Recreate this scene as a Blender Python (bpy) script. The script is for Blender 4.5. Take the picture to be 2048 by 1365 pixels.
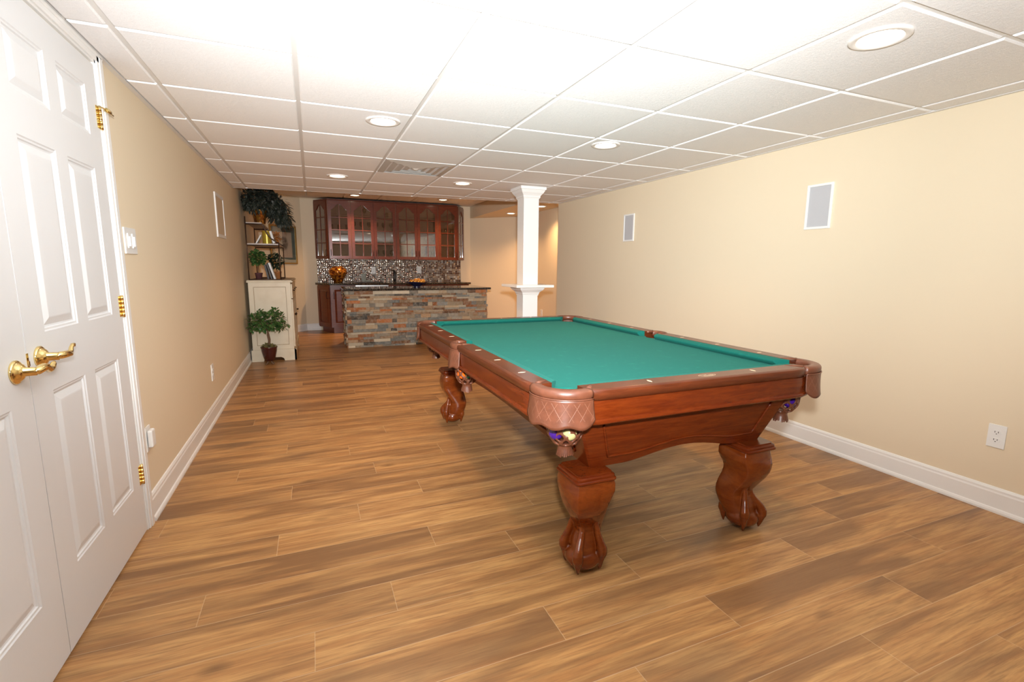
import bpy, bmesh, math, random
from mathutils import Vector, Matrix
PI = math.pi
random.seed(7)
for o in list(bpy.data.objects): bpy.data.objects.remove(o)
S = bpy.context.scene
COL = S.collection

# ------------------------------------------------------------------ camera
YAW, PITCH, ROLL = .3909, -.1546, .0070
CAM = Vector((0.7812, 0.0, 1.2358))
cd = bpy.data.cameras.new('camera'); cam = bpy.data.objects.new('camera', cd); COL.objects.link(cam)
cd.sensor_width = 36.0; cd.lens = 966.36/2048*36.0; cd.clip_start = .02; cd.clip_end = 60
fw = Vector((math.sin(YAW)*math.cos(PITCH), math.cos(YAW)*math.cos(PITCH), math.sin(PITCH)))
rt = Vector((math.cos(YAW), -math.sin(YAW), 0)); up = rt.cross(fw)
rt2 = rt*math.cos(ROLL)+up*math.sin(ROLL); up2 = -rt*math.sin(ROLL)+up*math.cos(ROLL)
M = Matrix((rt2, up2, -fw)).transposed().to_4x4(); M.translation = CAM
cam.matrix_world = M
S.camera = cam

# ------------------------------------------------------------------ world, exposure
w = bpy.data.worlds.new('world'); S.world = w; w.use_nodes = True
w.node_tree.nodes['Background'].inputs[0].default_value = (1.0, .95, .88, 1)
w.node_tree.nodes['Background'].inputs[1].default_value = 0.02
S.view_settings.view_transform = 'Standard'; S.view_settings.look = 'None'
S.view_settings.gamma = 1; S.view_settings.use_curve_mapping = False
S.view_settings.exposure = 0.26

# ------------------------------------------------------------------ the photographer's flash (bounced off the ceiling, some spill)
FLASH_BOUNCE, FLASH_DIRECT = 430.0, 540.0
def spot(name, loc, target, power, angle, blend, radius, color):
    l = bpy.data.lights.new(name, 'SPOT'); l.energy = power; l.spot_size = angle; l.spot_blend = blend
    l.shadow_soft_size = radius; l.color = color
    o = bpy.data.objects.new(name, l); COL.objects.link(o); o.location = loc
    o.rotation_euler = (Vector(target)-Vector(loc)).to_track_quat('-Z', 'Y').to_euler()
    return o
FL = (.80, -.02, 1.44)
spot('flash_bounce', FL, (1.80, 1.28, 2.08), FLASH_BOUNCE, math.radians(118), 1.0, .05, (.95, .985, 1.0))
spot('flash_direct', FL, (2.0, 4.6, 2.1), FLASH_DIRECT, math.radians(98), 1.0, .04, (.97, .99, 1.0))
LAMP_W = 42.0
WARM = (1.0, .57, .26)

# ------------------------------------------------------------------ material helpers
MATS = {}
def mat(name, color=(.8, .8, .8), rough=.5, metal=0.0, coat=0.0, emis=None, estr=0.0, spec=.5, sheen=0.0, noise=None, bump=None):
    if name in MATS: return MATS[name]
    m = bpy.data.materials.new(name); m.use_nodes = True; nt = m.node_tree; b = nt.nodes['Principled BSDF']
    b.inputs['Base Color'].default_value = (*color, 1); b.inputs['Roughness'].default_value = rough
    b.inputs['Metallic'].default_value = metal; b.inputs['Coat Weight'].default_value = coat
    b.inputs['Specular IOR Level'].default_value = spec; b.inputs['Sheen Weight'].default_value = sheen
    b.inputs['Coat Roughness'].default_value = .12
    if emis: b.inputs['Emission Color'].default_value = (*emis, 1); b.inputs['Emission Strength'].default_value = estr
    if noise:   # (second colour, scale vector, lo, hi, detail)
        c2, sc, lo, hi, det = noise
        tc = nt.nodes.new('ShaderNodeTexCoord'); mp = nt.nodes.new('ShaderNodeMapping'); mp.inputs['Scale'].default_value = sc
        n = nt.nodes.new('ShaderNodeTexNoise'); n.inputs['Scale'].default_value = 1; n.inputs['Detail'].default_value = det
        r = nt.nodes.new('ShaderNodeMapRange'); r.inputs['From Min'].default_value = lo; r.inputs['From Max'].default_value = hi
        mx = nt.nodes.new('ShaderNodeMix'); mx.data_type = 'RGBA'
        mx.inputs['A'].default_value = (*color, 1); mx.inputs['B'].default_value = (*c2, 1)
        L = nt.links.new
        L(tc.outputs['Object'], mp.inputs['Vector']); L(mp.outputs[0], n.inputs['Vector']); L(n.outputs['Fac'], r.inputs['Value'])
        L(r.outputs[0], mx.inputs['Factor']); L(mx.outputs['Result'], b.inputs['Base Color'])
    if bump:    # (scale, strength, distance)
        tc = nt.nodes.new('ShaderNodeTexCoord'); n = nt.nodes.new('ShaderNodeTexNoise'); n.inputs['Scale'].default_value = bump[0]
        n.inputs['Detail'].default_value = 3
        bp = nt.nodes.new('ShaderNodeBump'); bp.inputs['Strength'].default_value = bump[1]; bp.inputs['Distance'].default_value = bump[2]
        nt.links.new(tc.outputs['Object'], n.inputs['Vector']); nt.links.new(n.outputs['Fac'], bp.inputs['Height']); nt.links.new(bp.outputs[0], b.inputs['Normal'])
    MATS[name] = m; return m

class NT:
    """tiny node-building helper"""
    def __init__(s, name):
        s.m = bpy.data.materials.new(name); s.m.use_nodes = True; s.t = s.m.node_tree; s.b = s.t.nodes['Principled BSDF']; MATS[name] = s.m
    def n(s, typ, **kw):
        nd = s.t.nodes.new('ShaderNode'+typ)
        for k, v in kw.items(): setattr(nd, k, v)
        return nd
    def l(s, a, b): s.t.links.new(a, b)
    def put(s, inp, v):
        if isinstance(v, bpy.types.NodeSocket): s.l(v, inp)
        else: inp.default_value = v
    def math(s, op, a, b=0.0, c=None):
        nd = s.n('Math', operation=op); s.put(nd.inputs[0], a); s.put(nd.inputs[1], b)
        if c is not None: s.put(nd.inputs[2], c)
        return nd.outputs[0]
    def mix(s, f, a, b, blend='MIX'):
        nd = s.n('Mix', data_type='RGBA', blend_type=blend); s.put(nd.inputs['Factor'], f)
        s.put(nd.inputs['A'], a if isinstance(a, bpy.types.NodeSocket) else (*a, 1)); s.put(nd.inputs['B'], b if isinstance(b, bpy.types.NodeSocket) else (*b, 1))
        return nd.outputs['Result']
    def rng(s, v, a, b, c=0.0, d=1.0):
        nd = s.n('MapRange'); s.put(nd.inputs['Value'], v); nd.inputs['From Min'].default_value = a; nd.inputs['From Max'].default_value = b
        nd.inputs['To Min'].default_value = c; nd.inputs['To Max'].default_value = d; return nd.outputs[0]
    def noise(s, vec, scale, detail=3, rough=.5, dist=0.0):
        nd = s.n('TexNoise'); s.l(vec, nd.inputs['Vector']); nd.inputs['Scale'].default_value = scale; nd.inputs['Detail'].default_value = detail
        nd.inputs['Roughness'].default_value = rough; nd.inputs['Distortion'].default_value = dist; return nd.outputs['Fac']
    def vmath(s, op, a, b):
        nd = s.n('VectorMath', operation=op); s.put(nd.inputs[0], a); s.put(nd.inputs[1], b); return nd.outputs[0]
    def bump(s, h, strength, dist, normal=None):
        nd = s.n('Bump'); nd.inputs['Strength'].default_value = strength; nd.inputs['Distance'].default_value = dist; s.l(h, nd.inputs['Height'])
        if normal is not None: s.l(normal, nd.inputs['Normal'])
        return nd.outputs[0]

def mat_floor():
    k = NT('wood_plank_floor')
    uv = k.n('UVMap', uv_map='wpos').outputs[0]; pl = k.n('UVMap', uv_map='plank').outputs[0]
    at = k.n('Attribute', attribute_name='rnd'); rc = at.outputs['Color']
    off = k.vmath('SCALE', rc, (0, 0, 0)); k.t.nodes[-1].inputs['Scale'].default_value = 37.0
    v = k.vmath('ADD', uv, off)
    def stretch(sx, sy):
        return k.vmath('MULTIPLY', v, (sx, sy, 1.0))
    sep = k.n('SeparateColor'); k.l(rc, sep.inputs[0]); r1, r2, r3 = sep.outputs
    broad = k.noise(stretch(1.1, 9.0), 1.0, 3, .55, .6)
    mid = k.noise(stretch(2.4, 34.0), 1.0, 4, .6, .5)
    fine = k.noise(stretch(7.0, 150.0), 1.0, 4, .65, .4)
    cloud = k.noise(stretch(2.2, 5.0), 1.0, 2, .5, .3)
    light = (.58, .325, .125); honey = (.42, .205, .075); brown = (.205, .100, .043); grey = (.155, .098, .058)
    c = k.mix(k.rng(mid, .36, .62), light, honey)
    dk = k.math('ADD', k.rng(broad, .42, .62), k.math('MULTIPLY', k.math('SUBTRACT', r1, .5), .55))
    dkn = k.n('Clamp'); k.l(dk, dkn.inputs[0])
    c = k.mix(k.math('MULTIPLY', dkn.outputs[0], .85), c, brown)
    gs = k.math('MULTIPLY', k.rng(cloud, .5, .72), k.math('MULTIPLY', r2, .75))
    c = k.mix(gs, c, grey)
    c = k.mix(k.rng(fine, .45, .66, 0, .50), c, (.20, .10, .045))
    # knots
    vo = k.n('TexVoronoi'); k.l(stretch(1.6, 3.4), vo.inputs['Vector']); vo.inputs['Scale'].default_value = 1.0
    c = k.mix(k.rng(vo.outputs['Distance'], .02, .10, .75, 0), c, (.13, .065, .03))
    # bevelled plank edges: their highlight painted into the colour as thin pale lines
    sp = k.n('SeparateXYZ'); k.l(pl, sp.inputs[0])
    ex, ey = sp.outputs[0], sp.outputs[1]
    e = k.math('MINIMUM', ex, ey)
    edge = k.rng(e, .0008, .0020, 1, 0)
    c = k.mix(k.math('MULTIPLY', edge, .42), c, (.66, .46, .27))
    k.l(c, k.b.inputs['Base Color'])
    k.l(k.rng(fine, .3, .7, .30, .44), k.b.inputs['Roughness'])
    k.b.inputs['Specular IOR Level'].default_value = .42
    h = k.math('SUBTRACT', k.math('MULTIPLY', fine, .25), k.math('MULTIPLY', edge, 1.0))
    k.l(k.bump(h, .35, .0015), k.b.inputs['Normal'])
    return k.m

def mat_tile_ceiling():
    k = NT('acoustic_ceiling_tile')
    tc = k.n('TexCoord').outputs['Object']
    n1 = k.noise(tc, 260, 4, .7); n2 = k.noise(tc, 60, 3)
    k.b.inputs['Base Color'].default_value = (.80, .79, .78, 1); k.b.inputs['Roughness'].default_value = .95
    k.b.inputs['Specular IOR Level'].default_value = .1
    k.l(k.mix(k.rng(n1, .35, .6, 0, 1), (.84, .83, .82), (.90, .89, .885)), k.b.inputs['Base Color'])
    k.l(k.bump(k.math('ADD', n1, n2), .5, .0015), k.b.inputs['Normal'])
    return k.m

def mat_felt():
    k = NT('green_felt')
    tc = k.n('TexCoord').outputs['Object']
    n1 = k.noise(tc, 900, 2, .6); n2 = k.noise(tc, 22, 4, .6)
    c = k.mix(k.rng(n1, .3, .7), (.004, .100, .080), (.008, .135, .108))
    c = k.mix(k.rng(n2, .58, .75, 0, .22), c, (.03, .27, .20))
    k.l(c, k.b.inputs['Base Color']); k.b.inputs['Roughness'].default_value = .95; k.b.inputs['Specular IOR Level'].default_value = .15
    k.b.inputs['Sheen Weight'].default_value = .05; k.b.inputs['Sheen Tint'].default_value = (.3, .9, .8, 1)
    k.l(k.bump(n1, .25, .001), k.b.inputs['Normal'])
    return k.m

def wood(name, a, b, rough=.24, coat=.6, scale=(3, 3, 30), dark=None):
    k = NT(name)
    tc = k.n('TexCoord').outputs['Object']
    mp = k.n('Mapping'); k.l(tc, mp.inputs[0]); mp.inputs['Scale'].default_value = scale
    n1 = k.noise(mp.outputs[0], 2.0, 5, .6, .8); n2 = k.noise(mp.outputs[0], 14, 3, .6, .3)
    c = k.mix(k.rng(n1, .35, .68), a, b)
    c = k.mix(k.rng(n2, .5, .75, 0, .35), c, tuple(x*.45 for x in a))
    k.l(c, k.b.inputs['Base Color']); k.b.inputs['Roughness'].default_value = rough; k.b.inputs['Coat Weight'].default_value = coat
    k.b.inputs['Coat Roughness'].default_value = .10; k.b.inputs['Specular IOR Level'].default_value = .28
    return k.m

def mat_leather(stitch):
    k = NT('tan_leather_stitched' if stitch else 'tan_leather')
    tc = k.n('TexCoord').outputs['Object']
    n1 = k.noise(tc, 30, 4, .6); n2 = k.noise(tc, 420, 2, .6)
    c = k.mix(k.rng(n1, .3, .7), (.105, .033, .016), (.155, .050, .025))
    h = k.math('MULTIPLY', n2, .3)
    if stitch:
        uv = k.n('UVMap', uv_map='UVMap').outputs[0]; sp = k.n('SeparateXYZ'); k.l(uv, sp.inputs[0]); u, v = sp.outputs[0], sp.outputs[1]
        def tri(x, period):   # distance to nearest multiple
            f = k.math('FRACT', k.math('DIVIDE', x, period)); return k.math('MULTIPLY', k.math('ABSOLUTE', k.math('SUBTRACT', f, .5)), period)
        vv = k.math('MULTIPLY', v, .62)
        d1 = tri(k.math('ADD', u, vv), .040); d2 = tri(k.math('SUBTRACT', u, vv), .040)
        line = k.math('MAXIMUM', k.rng(d1, .0004, .0013, 1, 0), k.rng(d2, .0004, .0013, 1, 0))
        inside = k.math('MULTIPLY', k.rng(v, .013, .014), k.rng(v, .078, .079, 1, 0))
        line = k.math('MULTIPLY', line, inside)
        dots = k.math('GREATER_THAN', tri(v, .0034), .00075)
        line = k.math('MULTIPLY', line, dots)
        c = k.mix(k.math('MULTIPLY', line, .45), c, (.42, .22, .14)); h = k.math('SUBTRACT', h, line)
    k.l(c, k.b.inputs['Base Color']); k.b.inputs['Roughness'].default_value = .38; k.b.inputs['Specular IOR Level'].default_value = .55
    k.b.inputs['Coat Weight'].default_value = .12; k.b.inputs['Coat Roughness'].default_value = .25
    k.l(k.bump(h, .35, .0012), k.b.inputs['Normal'])
    return k.m

def mat_mosaic():
    k = NT('glass_mosaic_tile')
    tc = k.n('TexCoord').outputs['Object']; sp = k.n('SeparateXYZ'); k.l(tc, sp.inputs[0])
    P = .037
    fx = k.math('DIVIDE', sp.outputs[0], P); fz = k.math('DIVIDE', sp.outputs[2], P)
    ix = k.math('FLOOR', fx); iz = k.math('FLOOR', fz)
    cb = k.n('CombineXYZ'); k.l(ix, cb.inputs[0]); k.l(iz, cb.inputs[1])
    wn = k.n('TexWhiteNoise', noise_dimensions='3D'); k.l(cb.outputs[0], wn.inputs[0])
    cr = k.n('ValToRGB'); k.l(wn.outputs[0], cr.inputs[0]); e = cr.color_ramp; e.interpolation = 'CONSTANT'
    cols = [(0, (.13, .065, .045)), (.22, (.30, .22, .17)), (.42, (.50, .42, .34)), (.60, (.20, .13, .10)), (.74, (.36, .34, .32)), (.9, (.62, .58, .52))]
    e.elements[0].position = 0; e.elements[0].color = (*cols[0][1], 1); e.elements[1].position = cols[1][0]; e.elements[1].color = (*cols[1][1], 1)
    for p, c in cols[2:]:
        x = e.elements.new(p); x.color = (*c, 1)
    a = k.math('ABSOLUTE', k.math('SUBTRACT', k.math('FRACT', fx), .5)); b = k.math('ABSOLUTE', k.math('SUBTRACT', k.math('FRACT', fz), .5))
    grout = k.rng(k.math('MAXIMUM', a, b), .43, .46)
    c = k.mix(grout, cr.outputs[0], (.30, .26, .22))
    k.l(c, k.b.inputs['Base Color']); k.l(k.rng(grout, 0, 1, .10, .7), k.b.inputs['Roughness'])
    sc = k.n('SeparateColor'); k.l(wn.outputs['Color'], sc.inputs[0])
    k.l(k.math('MULTIPLY', k.math('GREATER_THAN', sc.outputs[1], .45), .75), k.b.inputs['Metallic'])
    dome = k.math('SUBTRACT', 1.0, k.math('MULTIPLY', k.math('ADD', k.math('MULTIPLY', a, a), k.math('MULTIPLY', b, b)), 2.2))
    nb_ = k.bump(dome, .7, .0045)
    tl = k.vmath('MULTIPLY', k.vmath('SUBTRACT', wn.outputs['Color'], (.5, .5, .5)), (.20, .0, .20))
    k.l(k.vmath('NORMALIZE', k.vmath('ADD', nb_, tl), (0, 0, 0)), k.b.inputs['Normal'])
    return k.m

def mat_stone():
    k = NT('ledger_stone')
    tc = k.n('TexCoord').outputs['Object']; at = k.n('Attribute', attribute_name='col').outputs['Color']
    n1 = k.noise(tc, 26, 4, .65); n2 = k.noise(tc, 9, 3, .6)
    c = k.mix(k.rng(n2, .5, .75, 0, .45), at, (.50, .32, .18))
    c = k.mix(k.rng(n1, .45, .75, 0, .35), c, (.62, .56, .47))
    k.l(c, k.b.inputs['Base Color']); k.b.inputs['Roughness'].default_value = .85
    k.l(k.bump(n1, .8, .012), k.b.inputs['Normal'])
    return k.m

def mat_granite():
    k = NT('dark_granite')
    tc = k.n('TexCoord').outputs['Object']
    vo = k.n('TexVoronoi'); k.l(tc, vo.inputs['Vector']); vo.inputs['Scale'].default_value = 160
    c = k.mix(k.rng(k.noise(tc, 45, 4), .45, .65), (.018, .015, .012), (.085, .065, .045))
    c = k.mix(k.rng(vo.outputs['Distance'], .05, .2, .5, 0), c, (.25, .21, .16))
    k.l(c, k.b.inputs['Base Color']); k.b.inputs['Roughness'].default_value = .10; k.b.inputs['Specular IOR Level'].default_value = .6
    return k.m

def mat_glass(name, tint=(1, 1, 1), boost=.06, rough=0.0):
    k = NT(name); t = k.t; t.nodes.remove(k.b); out = t.nodes['Material Output']
    tr = k.n('BsdfTransparent'); tr.inputs[0].default_value = (*tint, 1)
    gl = k.n('BsdfGlossy'); gl.inputs['Roughness'].default_value = rough; gl.inputs['Color'].default_value = (1, 1, 1, 1)
    ge = k.n('NewGeometry'); dt = k.n('VectorMath', operation='DOT_PRODUCT'); k.l(ge.outputs['Normal'], dt.inputs[0]); k.l(ge.outputs['Incoming'], dt.inputs[1])
    fr = k.math('ADD', .04, k.math('MULTIPLY', .96, k.math('POWER', k.math('SUBTRACT', 1.0, k.math('ABSOLUTE', dt.outputs['Value'])), 5.0)))
    mx = k.n('MixShader'); k.l(k.math('MINIMUM', k.math('ADD', fr, boost), 1.0), mx.inputs[0]); k.l(tr.outputs[0], mx.inputs[1]); k.l(gl.outputs[0], mx.inputs[2])
    k.l(mx.outputs[0], out.inputs[0]); return k.m

def mat_door():
    k = NT('white_grained_door')
    tc = k.n('TexCoord').outputs['Object']; mp = k.n('Mapping'); k.l(tc, mp.inputs[0]); mp.inputs['Scale'].default_value = (30, 45, 3.2)
    n = k.noise(mp.outputs[0], 3.0, 4, .6, 1.2)
    k.b.inputs['Base Color'].default_value = (.74, .75, .76, 1); k.b.inputs['Roughness'].default_value = .36
    k.l(k.bump(n, .22, .0012), k.b.inputs['Normal']); return k.m

WALL = mat('beige_wall_paint', (.77, .66, .49), .62, spec=.25, bump=(180, .10, .001))
WHITE = mat('white_trim_paint', (.84, .835, .82), .32)
CEIL = mat_tile_ceiling(); FLOOR = mat_floor(); FELT = mat_felt()
GRID = mat('ceiling_grid_metal', (.72, .70, .67), .45)
CHERRY = wood('cherry_wood', (.090, .012, .0022), (.145, .024, .0035), .24, .18)
CHERRY_TOP = wood('cherry_wood_rail', (.070, .015, .005), (.110, .025, .008), .30, .22)
CAB = wood('cherry_cabinet_wood', (.115, .024, .011), (.17, .040, .018), .28, .5)
CABIN = wood('cabinet_inside_wood', (.20, .085, .045), (.26, .12, .06), .5, .0)
LEATHER = mat_leather(False); LEATHER_S = mat_leather(True)
MOSAIC = mat_mosaic(); STONE = mat_stone(); GRANITE = mat_granite(); DOOR = mat_door()
GLASS = mat_glass('window_glass', (.93, .93, .93), .10)
CRYSTAL = mat_glass('crystal_glass', (.90, .92, .92), .16, .02)
BRASS = mat('polished_brass', (.90, .70, .32), .12, 1.0)
BLACKM = mat('dark_iron', (.035, .022, .018), .45, .6)
STEEL = mat('brushed_steel', (.62, .61, .60), .28, 1.0)
PLASTIC = mat('white_plastic', (.82, .82, .80), .35)
SLOT = mat('dark_slot', (.03, .03, .03), .6)
IVORY = mat('inlay_ivory', (.80, .62, .42), .35)
CREAM = mat('cream_paint', (.74, .65, .49), .45, noise=((.68, .57, .41), (7, 7, 7), .45, .8, 2))
CREAMG = mat('cream_glaze_line', (.46, .35, .22), .55)
LEAF = mat('green_leaf', (.035, .11, .025), .42, noise=((.10, .19, .05), (30, 30, 30), .4, .6, 2))
LEAFD = mat('dark_leaf', (.020, .027, .018), .5, noise=((.085, .090, .075), (22, 22, 22), .45, .65, 2))
BARK = mat('brown_bark', (.16, .09, .05), .8)
GOLD = mat('gold_lacquer', (.55, .27, .05), .25, .85, noise=((.20, .07, .02), (34, 34, 34), .42, .62, 3))
AMBER = mat('amber_mottled_glaze', (.78, .33, .045), .16, .7, noise=((.16, .035, .012), (26, 26, 26), .42, .60, 3))

# ------------------------------------------------------------------ mesh helpers
def empty(name, loc, rz=0):
    o = bpy.data.objects.new(name, None); COL.objects.link(o); o.location = loc; o.rotation_euler = (0, 0, rz); o.empty_display_size = .05; return o
def tag(o, label=None, cat=None, group=None, kind=None):
    if label: o['label'] = label
    if cat: o['category'] = cat
    if group: o['group'] = group
    if kind: o['kind'] = kind
    return o
def thing(name, label, cat, loc=(0, 0, 0), rz=0, group=None): return tag(empty(name, loc, rz), label, cat, group)
def obj(name, bm, m, parent=None, smooth=False, loc=None, label=None, bevel=0, recalc=True):
    if recalc: bmesh.ops.recalc_face_normals(bm, faces=bm.faces)
    me = bpy.data.meshes.new(name); bm.to_mesh(me); bm.free()
    for mm in (m if isinstance(m, (list, tuple)) else [m]): me.materials.append(mm)
    if smooth:
        for p in me.polygons: p.use_smooth = True
    o = bpy.data.objects.new(name, me); COL.objects.link(o)
    if parent: o.parent = parent
    if loc is not None: o.location = loc
    if label: o['label'] = label
    if bevel:
        md = o.modifiers.new('bevel', 'BEVEL'); md.width = bevel; md.segments = 2; md.limit_method = 'ANGLE'; md.angle_limit = math.radians(40)
    if smooth == 'auto':
        md = o.modifiers.new('es', 'EDGE_SPLIT'); md.split_angle = math.radians(38)
    return o
def NB(): return bmesh.new()
def box(bm, x0, y0, z0, x1, y1, z1, mi=0, mtx=None):
    P = [(x0, y0, z0), (x1, y0, z0), (x1, y1, z0), (x0, y1, z0), (x0, y0, z1), (x1, y0, z1), (x1, y1, z1), (x0, y1, z1)]
    vs = [bm.verts.new(mtx @ Vector(p) if mtx else p) for p in P]
    for f in ((0, 3, 2, 1), (4, 5, 6, 7), (0, 1, 5, 4), (1, 2, 6, 5), (2, 3, 7, 6), (3, 0, 4, 7)):
        bm.faces.new([vs[i] for i in f]).material_index = mi
    return vs
def bx(*a, mi=0): bm = NB(); box(bm, *a, mi=mi); return bm
def loft(bm, rings, cap=True, closed=True, mi=0, smooth=False):
    R = [[bm.verts.new(p) for p in r] for r in rings]
    n = len(R[0])
    for a, b in zip(R[:-1], R[1:]):
        for i in range(n if closed else n-1):
            j = (i+1) % n
            f = bm.faces.new((a[i], a[j], b[j], b[i])); f.material_index = mi; f.smooth = smooth
    if cap and closed:
        for r in (R[0], R[-1]):
            try: bm.faces.new(r).material_index = mi
            except ValueError: pass
    return R
def lathe(bm, prof, n=24, c=(0, 0, 0), mi=0, cap=True):
    rings = [[(c[0]+r*math.cos(2*PI*i/n), c[1]+r*math.sin(2*PI*i/n), c[2]+z) for i in range(n)] for r, z in prof]
    loft(bm, rings, cap=cap, mi=mi, smooth=True)
def tube(bm, pts, rad, n=8, mi=0, flat=1.0):
    """sweep a circle along pts; rad number or list"""
    pts = [Vector(p) for p in pts]; rings = []
    prev = None
    for i, p in enumerate(pts):
        t = (pts[min(i+1, len(pts)-1)]-pts[max(i-1, 0)]).normalized()
        if prev is None:
            a = Vector((0, 0, 1)) if abs(t.z) < .9 else Vector((1, 0, 0)); u = t.cross(a).normalized()
        else: u = (prev-t*prev.dot(t)).normalized()
        prev = u; v = t.cross(u); r = rad[i] if isinstance(rad, (list, tuple)) else rad
        rings.append([p+u*r*math.cos(2*PI*k/n)+v*r*flat*math.sin(2*PI*k/n) for k in range(n)])
    loft(bm, rings, mi=mi, smooth=True)
def prism(bm, poly, z0, z1, mi=0, axis='z'):
    """poly in 2D extruded; axis z: (x,y)->z ; axis y: (x,z)->y ; axis x: (y,z)->x"""
    def P(a, b, c): return (a, b, c) if axis == 'z' else ((a, c, b) if axis == 'y' else (c, a, b))
    A = [bm.verts.new(P(a, b, z0)) for a, b in poly]; B = [bm.verts.new(P(a, b, z1)) for a, b in poly]
    n = len(poly)
    for i in range(n): bm.faces.new((A[i], A[(i+1) % n], B[(i+1) % n], B[i])).material_index = mi
    bm.faces.new(A[::-1]).material_index = mi; bm.faces.new(B).material_index = mi
def strip(bm, outer, inner, y0, y1, mi=0, closed=True):
    """flat ring between two equal-length 2D (x,z) outlines, extruded in y"""
    n = len(outer); V = []
    for (pts, y) in ((outer, y0), (inner, y0), (outer, y1), (inner, y1)): V.append([bm.verts.new((a, y, b)) for a, b in pts])
    oa, ia, ob, ib = V
    for i in range(n):
        j = (i+1) % n
        for q in ((oa[i], oa[j], ia[j], ia[i]), (ob[i], ib[i], ib[j], ob[j]), (oa[i], ob[i], ob[j], oa[j]), (ia[i], ia[j], ib[j], ib[i])):
            try: bm.faces.new(q).material_index = mi
            except ValueError: pass
def sphere(bm, c, r, seg=16, rings=10, sc=(1, 1, 1), mi=0):
    res = bmesh.ops.create_uvsphere(bm, u_segments=seg, v_segments=rings, radius=r)
    for v in res['verts']: v.co = Vector((v.co.x*sc[0]+c[0], v.co.y*sc[1]+c[1], v.co.z*sc[2]+c[2]))
    for v in res['verts']:
        for f in v.link_faces: f.smooth = True; f.material_index = mi
def copy_tree(o, loc=None, rz=None, label=None, parent=None, name=None):
    c = o.copy(); COL.objects.link(c)
    if parent: c.parent = parent
    if loc is not None: c.location = loc
    if rz is not None: c.rotation_euler = (0, 0, rz)
    if label: c['label'] = label
    for ch in list(o.children): copy_tree(ch, parent=c)
    return c

# ------------------------------------------------------------------ room sizes
H = 2.082; XR = 3.977; YB = -2.6; YE_L, YE_R = 6.40, 6.08     # where the low ceiling stops
YF = 9.85; HU = 2.43; HS = 2.20; XS = 3.88; XFR = 4.63
def struct(name, bm, m, **k): o = obj(name, bm, m, **k); o['kind'] = 'structure'; return o

# ---- floor: planks run across the room; joints laid out row by row
JO = {7: .073, 5: .58, 6: .941, 4: 1.231, 3: .35, 2: 1.006, 1: .728, 9: 1.079, 8: .619, 0: 1.504, -2: 1.651, -1: 2.099, -3: 2.45,
      10: .319, 12: .568, 11: .954, 13: 1.234, 14: .849, 15: .411, 17: .609, 18: 1.183, 19: .334}
PW, PL, Y0 = .1755, 1.213, 1.261
bm = NB(); wl = bm.loops.layers.uv.new('wpos'); pll = bm.loops.layers.uv.new('plank'); cl = bm.loops.layers.color.new('rnd')
rr = random.Random(11)
r0 = int(math.floor((YB-Y0)/PW)); r1 = int(math.ceil((YF+.1-Y0)/PW))
for r in range(r0, r1):
    ya, yb = Y0+r*PW, Y0+(r+1)*PW
    j = JO.get(r, rr.uniform(0, PL)) % PL
    xs = [-.1] + [j+PL*k for k in range(0, 5) if -.05 < j+PL*k < 4.85] + [4.9]
    for a, b in zip(xs[:-1], xs[1:]):
        c = (rr.random(), rr.random(), rr.random(), 1)
        # split each plank lengthwise/crosswise so that distance-to-edge interpolates exactly
        mx, my = (a+b)/2, (ya+yb)/2
        hx, hy = (b-a)/2, PW/2
        gx = [a, mx, b]; gy = [ya, my, yb]; ex = [0, hx, 0]; ey = [0, hy, 0]
        for i in range(2):
            for k in range(2):
                vs = [bm.verts.new((gx[ii], gy[kk], 0)) for ii, kk in ((i, k), (i+1, k), (i+1, k+1), (i, k+1))]
                f = bm.faces.new(vs)
                for lp, (ii, kk) in zip(f.loops, ((i, k), (i+1, k), (i+1, k+1), (i, k+1))):
                    lp[wl].uv = (gx[ii], gy[kk]); lp[pll].uv = (ex[ii], ey[kk]); lp[cl] = c
struct('floor', bm, FLOOR, recalc=False)

# ---- walls
struct('wall_left', bx(-.12, YB, 0, 0, 9.2, 2.6), WALL)
struct('wall_right', bx(XR, YB, 0, XR+.12, YE_R+.03, H+.3), WALL)
struct('wall_return', bx(XR+.12, YE_R-.09, 0, XFR+.1, YE_R+.03, 2.5), WALL)
struct('wall_back', bx(-.12, YB-.12, 0, XR+.12, YB, 2.6), WALL)
struct('wall_rear', bx(.65, YF, 0, XS+.02, YF+.12, 2.6), WALL)
bm = NB(); prism(bm, [(0, 9.2), (.65, 9.85), (.60, 9.95), (-.12, 9.25)], 0, 2.6); struct('wall_rear_left', bm, WALL)
bm = NB(); prism(bm, [(XS, YF), (XFR, 9.1), (XFR+.12, 9.15), (XS+.05, YF+.12)], 0, 2.6); struct('wall_rear_right', bm, WALL)
struct('wall_far_right', bx(XFR, YE_R, 0, XFR+.12, 9.15, 2.6), WALL)

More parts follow.
